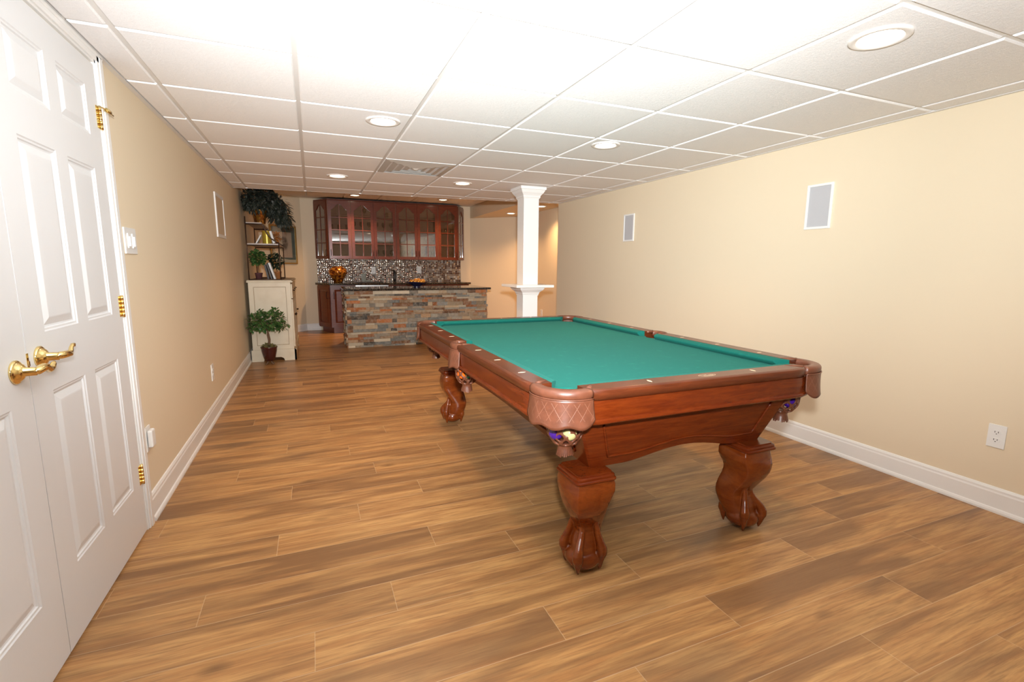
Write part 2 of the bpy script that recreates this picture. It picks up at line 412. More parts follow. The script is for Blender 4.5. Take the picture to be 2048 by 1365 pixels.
# ---- ceilings: tegular tiles standing a few millimetres below the recessed grid
XG = [.154+.61*i for i in range(7)]; YG = [2.3185+.61*j for j in range(-8, 7)]
ye = lambda x: YE_L+(YE_R-YE_L)*x/XR
def tiles(bm, xs, ys, z, yend, g=.0105, c=.0055, d=.0075):
    for a, b in zip(xs[:-1], xs[1:]):
        for p, q_ in zip(ys[:-1], ys[1:]):
            last = q_ is None
            ea, eb = (yend(a)-.004, yend(b)-.004) if last else (q_-g, q_-g)
            x0, x1, y0 = a+g, b-g, p+g
            if x1-x0 < .03 or min(ea, eb)-y0 < .03: continue
            P = [(x0, y0), (x1, y0), (x1, eb), (x0, ea)]
            Q = [(x0+c, y0+c), (x1-c, y0+c), (x1-c, eb-c), (x0+c, ea-c)]
            R = [(x0-.003, y0-.003), (x1+.003, y0-.003), (x1+.003, eb+.003), (x0-.003, ea+.003)]
            loft(bm, [[(x, y, z+d+.004) for x, y in P], [(x, y, z+c*.8) for x, y in P], [(x, y, z) for x, y in Q]])
def grid(bm, z, xs, ys, x0, x1, y0, yend):
    """recessed tee faces"""
    for x in xs: box(bm, max(x-.013, x0), y0, z, min(x+.013, x1), yend(x), z+.004)
    for y in ys:
        for a, b in zip([x0]+xs, xs+[x1]): box(bm, a+.013 if a > x0 else a, y-.013, z+.0003, b-.013 if b < x1 else b, y+.013, z+.004)
bm = NB(); tiles(bm, [0.014]+XG+[XR-.014], [YB]+[y for y in YG if y > YB]+[None], H, ye)
prism(bm, [(0, YB), (XR, YB), (XR, YE_R), (0, YE_L)], H+.0125, H+.33)
struct('ceiling', bm, CEIL)
bm = NB(); grid(bm, H+.0075, XG, [y for y in YG if y > YB], 0, XR, YB, ye)
for x0_, x1_, xx in ((0, .020, 0), (XR-.020, XR, XR)): box(bm, x0_, YB, H-.002, x1_, ye(xx), H+.008)
struct('trim_1', bm, GRID)
# fascia closing the low ceiling towards the bar, upper ceiling, and the soffit on its right
bm = NB(); prism(bm, [(0, YE_L), (XR, YE_R), (XR, YE_R+.015), (0, YE_L+.015)], H, HU+.1); struct('trim_2', bm, WHITE)
bm = NB(); prism(bm, [(0, YE_L), (XS, YE_R), (XS, YF), (.65, YF), (0, 9.2)], HU+.0125, HU+.1)
yu = [6.42]+[7.03+.61*i for i in range(4)]
tiles(bm, [.012]+XG[:6]+[XS], yu+[None], HU, lambda x: YF-.03 if x > .66 else 9.18+x*.98)
struct('ceiling_bar', bm, CEIL)
bm = NB(); grid(bm, HU+.0075, XG[:6], yu[1:], 0, XS, 6.42, lambda x: YF if x > .65 else 9.2+x)
struct('trim_3', bm, GRID)
bm = NB(); prism(bm, [(XS, YE_R+.02), (XFR, YE_R+.02), (XFR, 9.1), (XS, YF)], HS, HU+.15); struct('ceiling_soffit', bm, WALL)

# ---- baseboards (profiled)
BBP = [(0, 0), (.024, 0), (.024, .010), (.020, .020), (.014, .024), (.014, .100), (.011, .108), (.011, .118), (.006, .128), (0, .130)]
def baseboard(name, a, b, nrm):
    """a,b 2D ends on the wall line, nrm 2D unit into the room"""
    bm = NB(); rings = [[(p[0]+nrm[0]*d, p[1]+nrm[1]*d, z) for d, z in BBP] for p in (a, b)]
    loft(bm, rings); return struct(name, bm, WHITE)
q = math.sqrt(.5)
baseboard('baseboard_left', (0, 2.668), (0, 9.2), (1, 0))
baseboard('baseboard_left_near', (0, YB), (0, .93), (1, 0))
baseboard('baseboard_right', (XR, YB), (XR, YE_R), (-1, 0))
baseboard('baseboard_rear_left', (0, 9.2), (.65, YF), (q, -q))
baseboard('baseboard_rear', (.65, YF), (.90, YF), (0, -1))
baseboard('baseboard_rear_right', (XS, YF), (XFR, 9.1), (-q, -q))
baseboard('baseboard_far_right', (XFR, YE_R+.03), (XFR, 9.1), (-1, 0))
baseboard('baseboard_back', (0, YB), (XR, YB), (0, 1))

# ---- the double closet door on the left wall
def door_leaf(name, ya, yb):
    W = yb-ya; root = empty(name, (0, ya, .012)); root['kind'] = 'structure'
    HD = 2.012; TH = .004
    cols = [(.118, .118+.235), (W-.110-.235, W-.110)]
    rows = [(.240, .828), (1.013, 1.594), (1.720, 1.905)]
    bm = NB()
    # grid of stile/rail faces with openings for the sunk panels
    ys = sorted({0, W, *[c for p in cols for c in p]}); zs = sorted({0, HD, *[c for p in rows for c in p]})
    holes = [(c, r) for c in cols for r in rows]
    xf = .012
    for i in range(len(ys)-1):
        for j in range(len(zs)-1):
            cy, cz = (ys[i]+ys[i+1])/2, (zs[j]+zs[j+1])/2
            if any(c[0] < cy < c[1] and r[0] < cz < r[1] for c, r in holes): continue
            vs = [bm.verts.new((xf, a, b)) for a, b in ((ys[i], zs[j]), (ys[i+1], zs[j]), (ys[i+1], zs[j+1]), (ys[i], zs[j+1]))]
            bm.faces.new(vs)
    bmesh.ops.remove_doubles(bm, verts=bm.verts, dist=1e-5)
    for (c, r) in holes:
        steps = [(0, 0), (.004, -.003), (.010, -.0035), (.013, -.0075), (.018, -.0085), (.040, -.0015), (.044, -.001)]
        rings = [[(xf+d, a, b) for a, b in ((c[0]+s, r[0]+s), (c[1]-s, r[0]+s), (c[1]-s, r[1]-s), (c[0]+s, r[1]-s))] for s, d in steps]
        R = loft(bm, rings, cap=False); bm.faces.new(R[-1])
    # edges and back
    for (a, b) in (((0, 0), (W, 0)), ((W, 0), (W, HD)), ((W, HD), (0, HD)), ((0, HD), (0, 0))):
        bm.faces.new([bm.verts.new(p) for p in ((xf, *a), (xf, *b), (-.002, *b), (-.002, *a))])
    lf = obj('door_panel', bm, DOOR, root)
    return root
DR = door_leaf('door_1', 1.7925, 2.5755)
DL = door_leaf('door_2', 1.0060, 1.7885)
def lever(y, z, kind, root, wav):
    """brass lever with a round rose; local coordinates of the door leaf"""
    bm = NB(); oy, oz = y-root.location.y, z-root.location.z; x0 = .012
    R = [(.001, .0), (.033, .0), (.0335, .004), (.031, .007), (.0285, .008), (.027, .0085), (.022, .016), (.015, .0205), (.0125, .022), (.0115, .046), (.001, .046)]
    n = 32
    rings = [[(x0+h, oy+r*math.cos(2*PI*i/n), oz+r*math.sin(2*PI*i/n)) for i in range(n)] for r, h in R]
    loft(bm, rings, smooth=True)
    X = x0+.046
    if wav:
        pts = [(X-.010, oy-.004, oz), (X, oy+.006, oz+.001), (X+.002, oy+.024, oz), (X+.002, oy+.044, oz-.001), (X+.002, oy+.060, oz-.004), (X+.001, oy+.070, oz-.005), (X, oy+.080, oz+.002), (X-.001, oy+.089, oz+.012), (X-.001, oy+.100, oz+.020), (X-.001, oy+.110, oz+.020), (X-.001, oy+.113, oz+.013)]
        rad = [.008, .0115, .012, .0115, .0105, .009, .0068, .006, .0055, .005, .003]
    else:
        pts = [(X-.010, oy-.004, oz), (X, oy+.006, oz), (X+.002, oy+.020, oz+.003), (X+.002, oy+.036, oz+.004), (X+.002, oy+.050, oz+.001), (X+.001, oy+.064, oz-.007), (X, oy+.076, oz-.010), (X, oy+.088, oz-.006), (X, oy+.100, oz+.003), (X, oy+.106, oz+.008)]
        rad = [.008, .0115, .012, .012, .011, .010, .0088, .008, .007, .003]
    tube(bm, pts, rad, 14)
    return obj('door_handle', bm, BRASS, root, smooth=True, label='polished brass lever handle')
lever(1.858, .955, 0, DR, True); lever(1.722, .936, 0, DL, False)
bm = NB(); box(bm, .0118, -.006, .905, .0135, .004, .965); box(bm, .0118, -.004, .928, .016, .0025, .942)
obj('latch_plate', bm, BRASS, DR)
for z in (1.765, .995, .225):
    bm = NB(); y = .785; box(bm, .011, y-.030, z, .0128, y-.003, z+.088)
    tube(bm, [(.017, y-.001, z-.003), (.017, y-.001, z+.091)], .0058, 12); box(bm, .011, y+.001, z, .0128, y+.014, z+.088)
    for k in range(5): tube(bm, [(.017, y-.001, z+.0175*k+.001), (.017, y-.001, z+.0175*k+.0165)], .0062, 12)
    obj('hinge', bm, BRASS, DR, label='brass hinge')
    if z > 1.7:
        bm = NB(); tube(bm, [(.017, y-.001, z+.09), (.028, y+.02, z+.086), (.034, y+.06, z+.080), (.036, y+.085, z+.077)], .0028, 8)
        tube(bm, [(.030, y+.028, z+.0855), (.034, y+.055, z+.0815)], [.009, .008], 10)
        obj('hinge_stop', bm, [BRASS], DR, label='brass door stop with white bumper on the upper hinge')
# casing
bm = NB()
def casing(bm, y0, y1, z0, z1, vert=True):
    box(bm, 0, y0, z0, .012, y1, z1)
    if vert: box(bm, .012, y0+.010, z0, .019, y1-.006, z1-.004); box(bm, .019, y0+.030, z0, .0225, y1-.010, z1-.006)
    else: box(bm, .012, y0, z0+.010, .019, y1, z1-.002); box(bm, .0, y0, z0+.03, .0225, y1, z1)
casing(bm, 2.590, 2.662, 0, H-.004); casing(bm, .930, 1.000, 0, H-.004); casing(bm, .93, 2.66, 2.036, H-.002, False)
box(bm, -.01, .995, 0, .0015, 2.59, 2.03)
struct('trim_4', bm, WHITE, bevel=.002)

# ------------------------------------------------------------------ ceiling lamps
LIT = mat('lit_lamp_face', (1, .95, .85), .5, emis=(1.0, .86, .62), estr=9.0)
LITN = mat('lit_lamp_face_near', (1, .97, .92), .5, emis=(1.0, .93, .82), estr=9.0)
TRIM = mat('lamp_trim_white', (.80, .76, .72), .4)
def downlight(x, y, z, label, power, r=.086, m=LIT):
    t = thing('recessed_light', label, 'ceiling light', (x, y, z), 0, 'recessed ceiling lights')
    bm = NB(); lathe(bm, [(r+.014, .002), (r+.014, -.003), (r+.006, -.006), (r-.010, -.005), (r-.016, .0), (r-.020, .012), (r-.021, .012)], 40, cap=False); obj('trim_ring', bm, TRIM, t, smooth=True)
    bm = NB(); lathe(bm, [(r-.017, .002), (r-.030, -.001), (.002, -.002)], 40, cap=True); obj('lamp_face', bm, m, t, smooth=True)
    l = bpy.data.lights.new('lamp', 'SPOT'); l.energy = power; l.spot_size = math.radians(125); l.spot_blend = 1.0; l.color = WARM; l.shadow_soft_size = r*.7
    o = bpy.data.objects.new('lamp', l); COL.objects.link(o); o.parent = t; o.location = (0, 0, -.012)
ZL = H-.002
downlight(2.776, 1.281, ZL, 'large recessed ceiling light above the near end of the pool table, nearest the camera', LAMP_W*.6, m=LITN)
downlight(1.222, 3.105, ZL, 'recessed ceiling light left of the pool table between door and air vent', LAMP_W, m=LITN)
downlight(2.744, 3.059, ZL, 'recessed ceiling light over the middle of the pool table near the right wall', LAMP_W, m=LITN)
downlight(1.062, 5.132, ZL, 'recessed ceiling light left of and beyond the square air vent', LAMP_W)
downlight(2.287, 5.039, ZL, 'recessed ceiling light between the air vent and the white column', LAMP_W)
downlight(1.547, 9.06, HU-.004, 'recessed ceiling light above the left half of the glass cabinets', LAMP_W*2.8)
downlight(3.089, 8.98, HU-.004, 'recessed ceiling light above the right half of the glass cabinets', LAMP_W*2.8)
downlight(4.273, 8.566, HS-.002, 'recessed soffit light in the far right corner left of the column', LAMP_W*2.0)
downlight(4.311, 7.361, HS-.002, 'recessed soffit light peeking out right of the white column', LAMP_W*2.0)

# ------------------------------------------------------------------ air vent in the ceiling
t = thing('air_vent', 'square white louvred air vent set in the ceiling grid', 'vent', (1.679, 4.453, H))
VM = mat('vent_metal', (.66, .63, .58), .32, .15)
bm = NB()
box(bm, -.293, -.293, .0035, .293, .293, .0055)
obj('backing', bm, mat('vent_dark', (.12, .10, .085), .7), t)
for k, s in enumerate((.292, .222, .158, .094)):
    bm = NB(); w_ = (.050, .042, .040, .036)[k]
    A = [(-s, -s), (s, -s), (s, s), (-s, s)]; B = [(x*(s-w_)/s, y*(s-w_)/s) for x, y in A]
    loft(bm, [[(x, y, -.003) for x, y in A], [(x, y, -.010) for x, y in B], [(x, y, -.008) for x, y in B], [(x, y, -.001) for x, y in A]], cap=False)
    obj('louver', bm, VM, t)
bm = NB(); loft(bm, [[(-.035, -.035, -.004), (.035, -.035, -.004), (.035, .035, -.004), (-.035, .035, -.004)], [(-.01, -.01, -.016), (.01, -.01, -.016), (.01, .01, -.016), (-.01, .01, -.016)]]); obj('center_cone', bm, VM, t)

# ------------------------------------------------------------------ wall fixtures
GRILL = mat('grey_speaker_mesh', (.50, .50, .52), .7, bump=(900, .5, .001))
def speaker(y0, y1, z0, z1, label, left=False, gm=None):
    yc, zc = (y0+y1)/2, (z0+z1)/2; hy, hz = (y1-y0)/2, (z1-z0)/2
    t = thing('wall_speaker', label, 'wall speaker', (0 if left else XR, yc, zc)); s = 1 if left else -1
    bm = NB(); f = .016 if not left else .03
    for a in ((-hy, -hz, -hy+f, hz), (hy-f, -hz, hy, hz), (-hy+f, -hz, hy-f, -hz+f), (-hy+f, hz-f, hy-f, hz)): box(bm, min(0, s*.012), a[0], a[1], max(0, s*.012), a[2], a[3])
    obj('frame', bm, WHITE, t, bevel=.002)
    obj('grille', bx(min(0, s*.006), -hy+f, -hz+f, max(0, s*.006), hy-f, hz-f), gm or GRILL, t)
speaker(2.232, 2.415, 1.497, 1.794, 'large grey wall speaker in a white frame, nearer one on the right wall')
speaker(4.366, 4.550, 1.506, 1.793, 'narrow looking wall speaker farther along the right wall near the column')
speaker(5.20, 5.655, 1.48, 1.882, 'white framed beige panel high on the left wall', True, mat('beige_panel', (.62, .50, .35), .6))
def outlet(loc, face, label, sub='duplex', sc=1.0):
    """face: rotation about z so that local -y faces the room"""
    t = thing('wall_outlet' if sub == 'duplex' else 'light_switch', label, 'outlet' if sub == 'duplex' else 'switch', loc, face)
    w2 = .036*sc if sub != 'dimmer' else .078
    h2 = .060*sc
    obj('cover_plate', bx(-w2, -.007, -h2, w2, 0, h2), PLASTIC, t, bevel=.002)
    if sub == 'duplex':
        for z in (-.020, .020):
            bm = NB(); n = 20
            ring = [(.017*math.cos(2*PI*i/n), max(-.012, min(.012, .017*math.sin(2*PI*i/n)))) for i in range(n)]
            prism(bm, [(a, b+z) for a, b in ring], -.0095, -.006, axis='y'); f = obj('receptacle', bm, PLASTIC, t)
            bm = NB(); box(bm, -.008, -.0101, z-.001, -.0055, -.009, z+.007); box(bm, .0055, -.0101, z-.001, .008, -.009, z+.007); box(bm, -.002, -.0101, z-.009, .002, -.009, z-.005)
            obj('slots', bm, SLOT, f)
    elif sub == 'dimmer':
        for x in (-.030, .030):
            bm = NB(); box(bm, x-.017, -.011, -.034, x+.017, -.006, .034); box(bm, x-.010, -.017, -.026, x+.006, -.010, .020); obj('rocker', bm, WHITE, t, bevel=.002)
    return t
outlet((XR, 1.243, .392), -PI/2, 'white duplex outlet low on the right wall near the right edge')
outlet((0, 2.815, 1.338), PI/2, 'white double dimmer switch on the left wall beside the door', 'dimmer')
t = outlet((0, 2.752, .393), PI/2, 'white outlet low on the left wall right beside the door casing')
bm = NB(); box(bm, -.030, -.030, -.040, .022, -.0095, .045); obj('plug_in_box', bm, PLASTIC, t, bevel=.006, label='white plug-in night light')
outlet((0, 4.43, .372), PI/2, 'white outlet low on the left wall halfway to the cream cabinet', sc=1.1)
outlet((XFR, 7.93, .39), -PI/2, 'small white outlet low on the far orange wall right of the column')
outlet((1.903, YF-.012, 1.13), 0, 'white outlet on the mosaic backsplash behind the sink area', sc=1.15)
outlet((2.793, YF-.012, 1.14), 0, 'white outlet on the mosaic backsplash above the dark bowl', sc=1.15)
wp = outlet((.44+.012, 9.64-.012, 2.25), PI/4, 'beige blank plate high on the angled wall above the picture', 'blank')
wp.children[0].data = wp.children[0].data.copy(); wp.children[0].data.materials[0] = mat('beige_plate', (.60, .48, .33), .5)

# ------------------------------------------------------------------ white column with shelf
t = thing('square_column', 'white square column with a flared capital and a drink shelf', 'column', (3.04, 5.04, 0))
def sq(s, z): return [(-s, -s, z), (s, -s, z), (s, s, z), (-s, s, z)]
def flare(bm, prof): loft(bm, [sq(s, z) for s, z in prof])
bm = NB(); loft(bm, [sq(.09, 0), sq(.09, H)]); obj('shaft', bm, WHITE, t, bevel=.003)
bm = NB(); flare(bm, [(.0905, 1.960), (.095, 1.961), (.095, 1.968), (.102, 1.975), (.102, 1.990), (.112, 2.004), (.128, 2.022), (.138, 2.042), (.142, 2.050), (.150, 2.052), (.150, H-.001)]); obj('capital', bm, WHITE, t)
bm = NB(); loft(bm, [sq(.223, 1.0), sq(.225, 1.003), sq(.225, 1.025), sq(.223, 1.028)]); obj('drink_shelf', bm, WHITE, t)
bm = NB(); flare(bm, [(.0905, .905), (.095, .907), (.095, .918), (.100, .925), (.104, .940), (.118, .955), (.135, .968), (.142, .980), (.146, .983), (.146, 1.0)]); obj('shelf_bracket', bm, WHITE, t)
bm = NB(); flare(bm, [(.108, 0), (.108, .11), (.100, .125), (.0905, .13)]); obj('base_moulding', bm, WHITE, t)

# ------------------------------------------------------------------ POOL TABLE
TX, TY, ZT = 2.236, 2.6225, .800
HX, HY = .729, 1.1975
T = thing('pool_table', 'cherry wood pool table with green felt and claw-foot legs', 'pool table', (TX, TY, 0))
CG = .162      # rail end gap at corners
SG = .062      # half gap at side pockets
RW = .092      # wood rail width
NOSE = [(0, -.010), (.002, -.004), (.008, -.0005), (.014, 0), (.0155, -.0012), (.017, 0), (RW, 0), (RW, -.045), (.030, -.045), (.022, -.048), (.016, -.044), (.006, -.038), (.001, -.028), (-.001, -.018)]
def rail(a, b, axis, sgn, corner_a, corner_b):
    """profile swept from a to b along axis; sgn: side; local coords of table"""
    bm = NB(); rings = []
    N = 26
    for i in range(N+1):
        s = a+(b-a)*i/N
        # round the outer corner towards a corner pocket
        ins = 0.0
        for e, isc in ((a, corner_a), (b, corner_b)):
            if isc:
                d = abs(s-e)
                if d < .07: ins = max(ins, .028*(1-d/.07)**2)
        ring = []
        for k, (u, z) in enumerate(NOSE):
            uu = u+ins*(1-u/RW) if u < RW else u
            if axis == 'y': ring.append((sgn*(HX-uu), s, ZT+z))
            else: ring.append((s, sgn*(HY-uu), ZT+z))
        rings.append(ring)
    loft(bm, rings)
    return obj('rail', bm, CHERRY_TOP, T, smooth='auto')
CW = .046
CUSH = [(0, -.001), (.012, 0), (.036, -.004), (.0445, -.009), (CW, -.013), (.0445, -.018), (.034, -.030), (.026, -.036), (0, -.036)]
def cushion(a, b, axis, sgn, ta, tb):
    bm = NB(); rings = []
    for e, tt, s in ((a, ta, 1), (b, tb, -1)):
        ring = []
        for u, z in CUSH:
            p = e+s*u*tt; U = RW+u
            ring.append((sgn*(HX-U), p, ZT+z) if axis == 'y' else (p, sgn*(HY-U), ZT+z))
        rings.append(ring)
    mid = [tuple((p+q)/2 for p, q in zip(r, s)) for r, s in zip(*rings)]
    loft(bm, [rings[0], mid, rings[1]])
    return obj('cushion', bm, FELT, T, smooth='auto')
for sx in (-1, 1):
    for (a, b, ca, cb, ta, tb) in ((-HY+CG, -SG, True, False, 1.05, .45), (SG, HY-CG, False, True, .45, 1.05)):
        r = rail(a, b, 'y', sx, ca, cb); cushion(a+.006, b-.006, 'y', sx, ta, tb)
        for k in range(3):
            y = (.26+.285*k)*(1 if a > 0 else -1)
            bm = NB(); L, w_ = .017, .0055
            prism(bm, [(-L, 0), (-L*.5, -w_*.75), (0, -w_), (L*.5, -w_*.75), (L, 0), (L*.5, w_*.75), (0, w_), (-L*.5, w_*.75)], 0, .0006)
            obj('rail_sight', bm, IVORY, r, loc=(sx*(HX-.058), y, ZT))
for sy in (-1, 1):
    r = rail(-HX+CG, HX-CG, 'x', sy, True, True); cushion(-HX+CG+.006, HX-CG-.006, 'x', sy, 1.05, 1.05)
    for x in (-.27, .27) if sy < 0 else (-.27, 0, .27):
        bm = NB(); L, w_ = .017, .0055
        prism(bm, [(0, -L), (w_*.75, -L*.5), (w_, 0), (w_*.75, L*.5), (0, L), (-w_*.75, L*.5), (-w_, 0), (-w_*.75, -L*.5)], 0, .0006)
        obj('rail_sight', bm, IVORY, r, loc=(x, sy*(HY-.055), ZT))
    if sy < 0:
        bm = NB(); n = 40
        O = [(.043*math.cos(2*PI*i/n), .0165*math.sin(2*PI*i/n)) for i in range(n)]; I = [(.0405*math.cos(2*PI*i/n), .0145*math.sin(2*PI*i/n)) for i in range(n)]
        A = [bm.verts.new((*p, .0006)) for p in O]; B = [bm.verts.new((*p, .0006)) for p in I]
        for i in range(n): bm.faces.new((A[i], A[(i+1) % n], B[(i+1) % n], B[i]))
        for (cx, cy, rx, ry) in ((-.027, 0, .005, .007), (-.014, -.001, .004, .005), (-.002, .002, .004, .008), (.009, -.001, .004, .005), (.020, 0, .004, .006), (.030, 0, .003, .005)):
            V = [bm.verts.new((cx+rx*math.cos(2*PI*i/16), cy+ry*math.sin(2*PI*i/16), .0006)) for i in range(16)]
            W = [bm.verts.new((cx+(rx-.0016)*math.cos(2*PI*i/16), cy+(ry-.0016)*math.sin(2*PI*i/16), .0006)) for i in range(16)]
            for i in range(13): bm.faces.new((V[i], V[(i+1) % 16], W[(i+1) % 16], W[i]))
        box(bm, -.026, -.0095, .0003, .026, -.0085, .0006)
        obj('name_inlay', bm, IVORY, r, loc=(.015, -HY+.052, ZT), label='oval pale inlay with scroll lettering')
# bed cloth with bites at the pockets
bx_, by_ = HX-RW-.02, HY-RW-.02
def arc(cx, cy, r, a0, a1, n=14): return [(cx+r*math.cos(a0+(a1-a0)*i/n), cy+r*math.sin(a0+(a1-a0)*i/n)) for i in range(n+1)]
c0 = .142
CPX, CPY = HX-c0, HY-c0       # corner pocket centres
poly = []
rb = .072
def bite(cx, cy, r, start, end): return arc(cx, cy, r, math.radians(start), math.radians(end))
ex, ey = HX-.015, HY-.015
dx = math.sqrt(rb*rb-0)
X_, Y_ = CPX+.0, CPY+.0
B0x, B0y = HX-RW+.01, HY-RW+.01
off = .02
def cornerbite(sx, sy):
    # quarter bite traced so that the outline stays counter-clockwise
    cx, cy = sx*(CPX+.012), sy*(CPY+.012); r = .080
    if sx > 0 and sy < 0: return arc(cx, cy, r, math.radians(225), math.radians(45-0), 16)
    return None
pts = []
def add_corner(cx, cy, a0, a1): pts.extend(arc(cx, cy, .080, math.radians(a0), math.radians(a1), 18))
k_ = .012
# bottom-left, bottom-right, right side, top-right, top-left, left side (counter-clockwise)
add_corner(-(CPX+k_), -(CPY+k_), 125, -35)
add_corner((CPX+k_), -(CPY+k_), 215, 55)
pts.extend(arc(HX-RW+.035, 0, .062, math.radians(235), math.radians(125), 14))
add_corner((CPX+k_), (CPY+k_), -55, -215)
add_corner(-(CPX+k_), (CPY+k_), 35, -125)
pts.extend(arc(-(HX-RW+.035), 0, .062, math.radians(55), math.radians(-55), 14))
ZB = ZT-.034
bm = NB(); prism(bm, pts, ZB-.022, ZB); obj('playing_surface', bm, FELT, T)
# aprons under the rails, with a bead at the bottom
def apron(a, b, axis, sgn, flare_ends):
    bm = NB(); rings = []
    P = [(.014, -.044), (.012, -.060), (.012, -.112), (.006, -.114), (.003, -.119), (.003, -.127), (.007, -.132), (.012, -.134), (.040, -.134), (.040, -.044)]
    N = 20
    for i in range(N+1):
        s = a+(b-a)*i/N; ins = 0
        for e, fl in ((a, flare_ends[0]), (b, flare_ends[1])):
            if fl:
                d = abs(s-e)
                if d < .05: ins = max(ins, fl*(1-d/.05)**2)
        rings.append([((sgn*(HX-u-ins), s, ZT+z) if axis == 'y' else (s, sgn*(HY-u-ins), ZT+z)) for u, z in P])
    loft(bm, rings); return obj('apron', bm, CHERRY, T, smooth='auto')
for sx in (-1, 1):
    apron(-HY+CG-.015, -SG+.01, 'y', sx, (.018, 0)); apron(SG-.01, HY-CG+.015, 'y', sx, (0, .018))
for sy in (-1, 1): apron(-HX+CG-.015, HX-CG+.015, 'x', sy, (.018, .018))
# tapered cabinet body: four arched panels and chamfered corner posts
ZC0, ZC1 = .435, .662
TXa, TYa = .560, 1.115       # half sizes at the top
BXa, BYa = .463, 1.045       # half sizes at the bottom
CH = .028
def lerp(a, b, t): return a+(b-a)*t
def body_pt(side, u, z, d=0.0):
    """side 0:-y 1:+x 2:+y 3:-x ; u in -1..1 ; d outward offset"""
    t = (z-ZC0)/(ZC1-ZC0); hx = lerp(BXa, TXa, t); hy = lerp(BYa, TYa, t)
    if side == 0: return (u*(hx-CH), -hy-d, z)
    if side == 2: return (-u*(hx-CH), hy+d, z)
    if side == 1: return (hx+d, u*(hy-CH), z)
    return (-hx-d, -u*(hy-CH), z)
def arch(u, side):
    a = abs(u); hgt = .042 if side in (0, 2) else .030
    e = .70 if side in (0, 2) else .80
    return ZC0 if a > e else ZC0+hgt*(.5+.5*math.cos(PI*a/e))**.8
def panel(side):
    bm = NB(); N = 60; F = []; Bk = []
    for i in range(N+1):
        u = -1+2*i/N; z0 = arch(u, side)
        F.append([body_pt(side, u, lerp(z0, ZC1, k/6)) for k in range(7)]); Bk.append([body_pt(side, u, lerp(z0, ZC1, k/6), -.022) for k in range(7)])
    rings = [f+b[::-1] for f, b in zip(F, Bk)]
    loft(bm, rings)
    p = obj('cabinet_panel', bm, CHERRY, T, smooth='auto')
    # raised bead moulding following the panel outline
    pts = []; e = .86 if side in (0, 2) else .93
    top = ZC1-.030
    for k in range(9): pts.append(body_pt(side, -e, lerp(top, ZC0+.045, k/8), .002))
    M_ = 44
    for i in range(1, M_):
        u = -e+2*e*i/M_; a = abs(u); ee = .62 if side in (0, 2) else .74
        z = ZC0+.045 + (0 if a > ee else .034*(.5+.5*math.cos(PI*a/ee))**.8)
        pts.append(body_pt(side, u, z, .002))
    for k in range(9): pts.append(body_pt(side, e, lerp(ZC0+.045, top, k/8), .002))
    bm = NB(); tube(bm, pts, .0052, 8); obj('panel_moulding', bm, CHERRY, p, smooth=True)
    bm = NB()
    pts2 = [Vector(q)*1 for q in pts]
for s in range(4): panel(s)
for sx in (-1, 1):
    for sy in (-1, 1):
        bm = NB(); rings = []
        for k in range(5):
            t_ = k/4; z = lerp(ZC0, ZC1, t_); hx = lerp(BXa, TXa, t_); hy = lerp(BYa, TYa, t_)
            rings.append([(sx*(hx-CH), sy*hy, z), (sx*(hx-CH*.35), sy*(hy-.001), z), (sx*(hx-.001), sy*(hy-CH*.35), z), (sx*hx, sy*(hy-CH), z), (sx*(hx-.05), sy*(hy-CH), z), (sx*(hx-.05), sy*(hy-.05), z), (sx*(hx-CH), sy*(hy-.05), z)])
        loft(bm, rings); obj('corner_post', bm, CHERRY, T)
obj('cross_frame', bx(-.52, -1.09, .640, .52, 1.09, .730), mat('dark_underside', (.05, .028, .018), .7), T)

# ---- legs: cabriole with ball-and-claw foot, corner ridge pointing outward on the diagonal
PROF = [  # z, inner, outer, half width, ridge sharpness
 (.402, -.114, .100, .114, 1.0), (.383, -.120, .104, .121, 1.0), (.353, -.120, .112, .122, .95), (.330, -.109, .116, .114, .92), (.310, -.097, .115, .106, .90),
 (.285, -.092, .109, .098, .88), (.257, -.098, .094, .089, .85), (.220, -.112, .066, .077, .82), (.190, -.120, .044, .068, .8), (.165, -.122, .036, .063, .65),
 (.140, -.116, .046, .063, .4), (.115, -.106, .058, .063, .3), (.090, -.094, .064, .062, .25), (.065, -.080, .062, .058, .2)]
def leg_mesh():
    bm = NB(); rings = []
    n = 32
    for z, a, b, hw, sh in PROF:
        c = (a+b)/2; ha = (b-a)/2; ring = []
        for i in range(n):
            t = 2*PI*i/n; cx, sx_ = math.cos(t), math.sin(t)
            # superellipse exponent: 1 = diamond (square seen corner-on), 2 = ellipse
            p = lerp(2.0, 1.18, sh)
            rr_ = (abs(cx)**p+abs(sx_)**p)**(-1/p)
            ring.append((c+ha*rr_*cx, hw*rr_*sx_, z))
        rings.append(ring)
    loft(bm, rings, smooth=True)
    # ball
    sphere(bm, (.004, 0, .052), .068, 32, 20, (1.12, 1.12, .76))
    # toes: front, two sides, heel
    def toe(ang, reach, up0, w=1.0, dz=0.0):
        d = Vector((math.cos(ang), math.sin(ang), 0)); C = Vector((.0, 0, 0))
        P = [(up0, .195), (up0+.04, .170), (lerp(up0, 1.0, .35), .145), (lerp(up0, 1.0, .72), .124), (.98, .108), (1.06, .090), (1.07, .072), (1.02, .054), (1.0, .038), (.97, .022), (.94, .006)]
        R = [.008, .0125, .015, .017, .0195, .0230, .0225, .0170, .0135, .0090, .0035]
        tube(bm, [C+d*(reach*q)+Vector((0, 0, z+dz*(z > .03))) for q, z in P], [r*w for r in R], 14)
    toe(0, .084, .38); toe(math.radians(82), .076, .70, .95, .010); toe(math.radians(-82), .076, .70, .95, .010); toe(math.radians(180), .078, 1.2, .85)
    return bm
lm = None
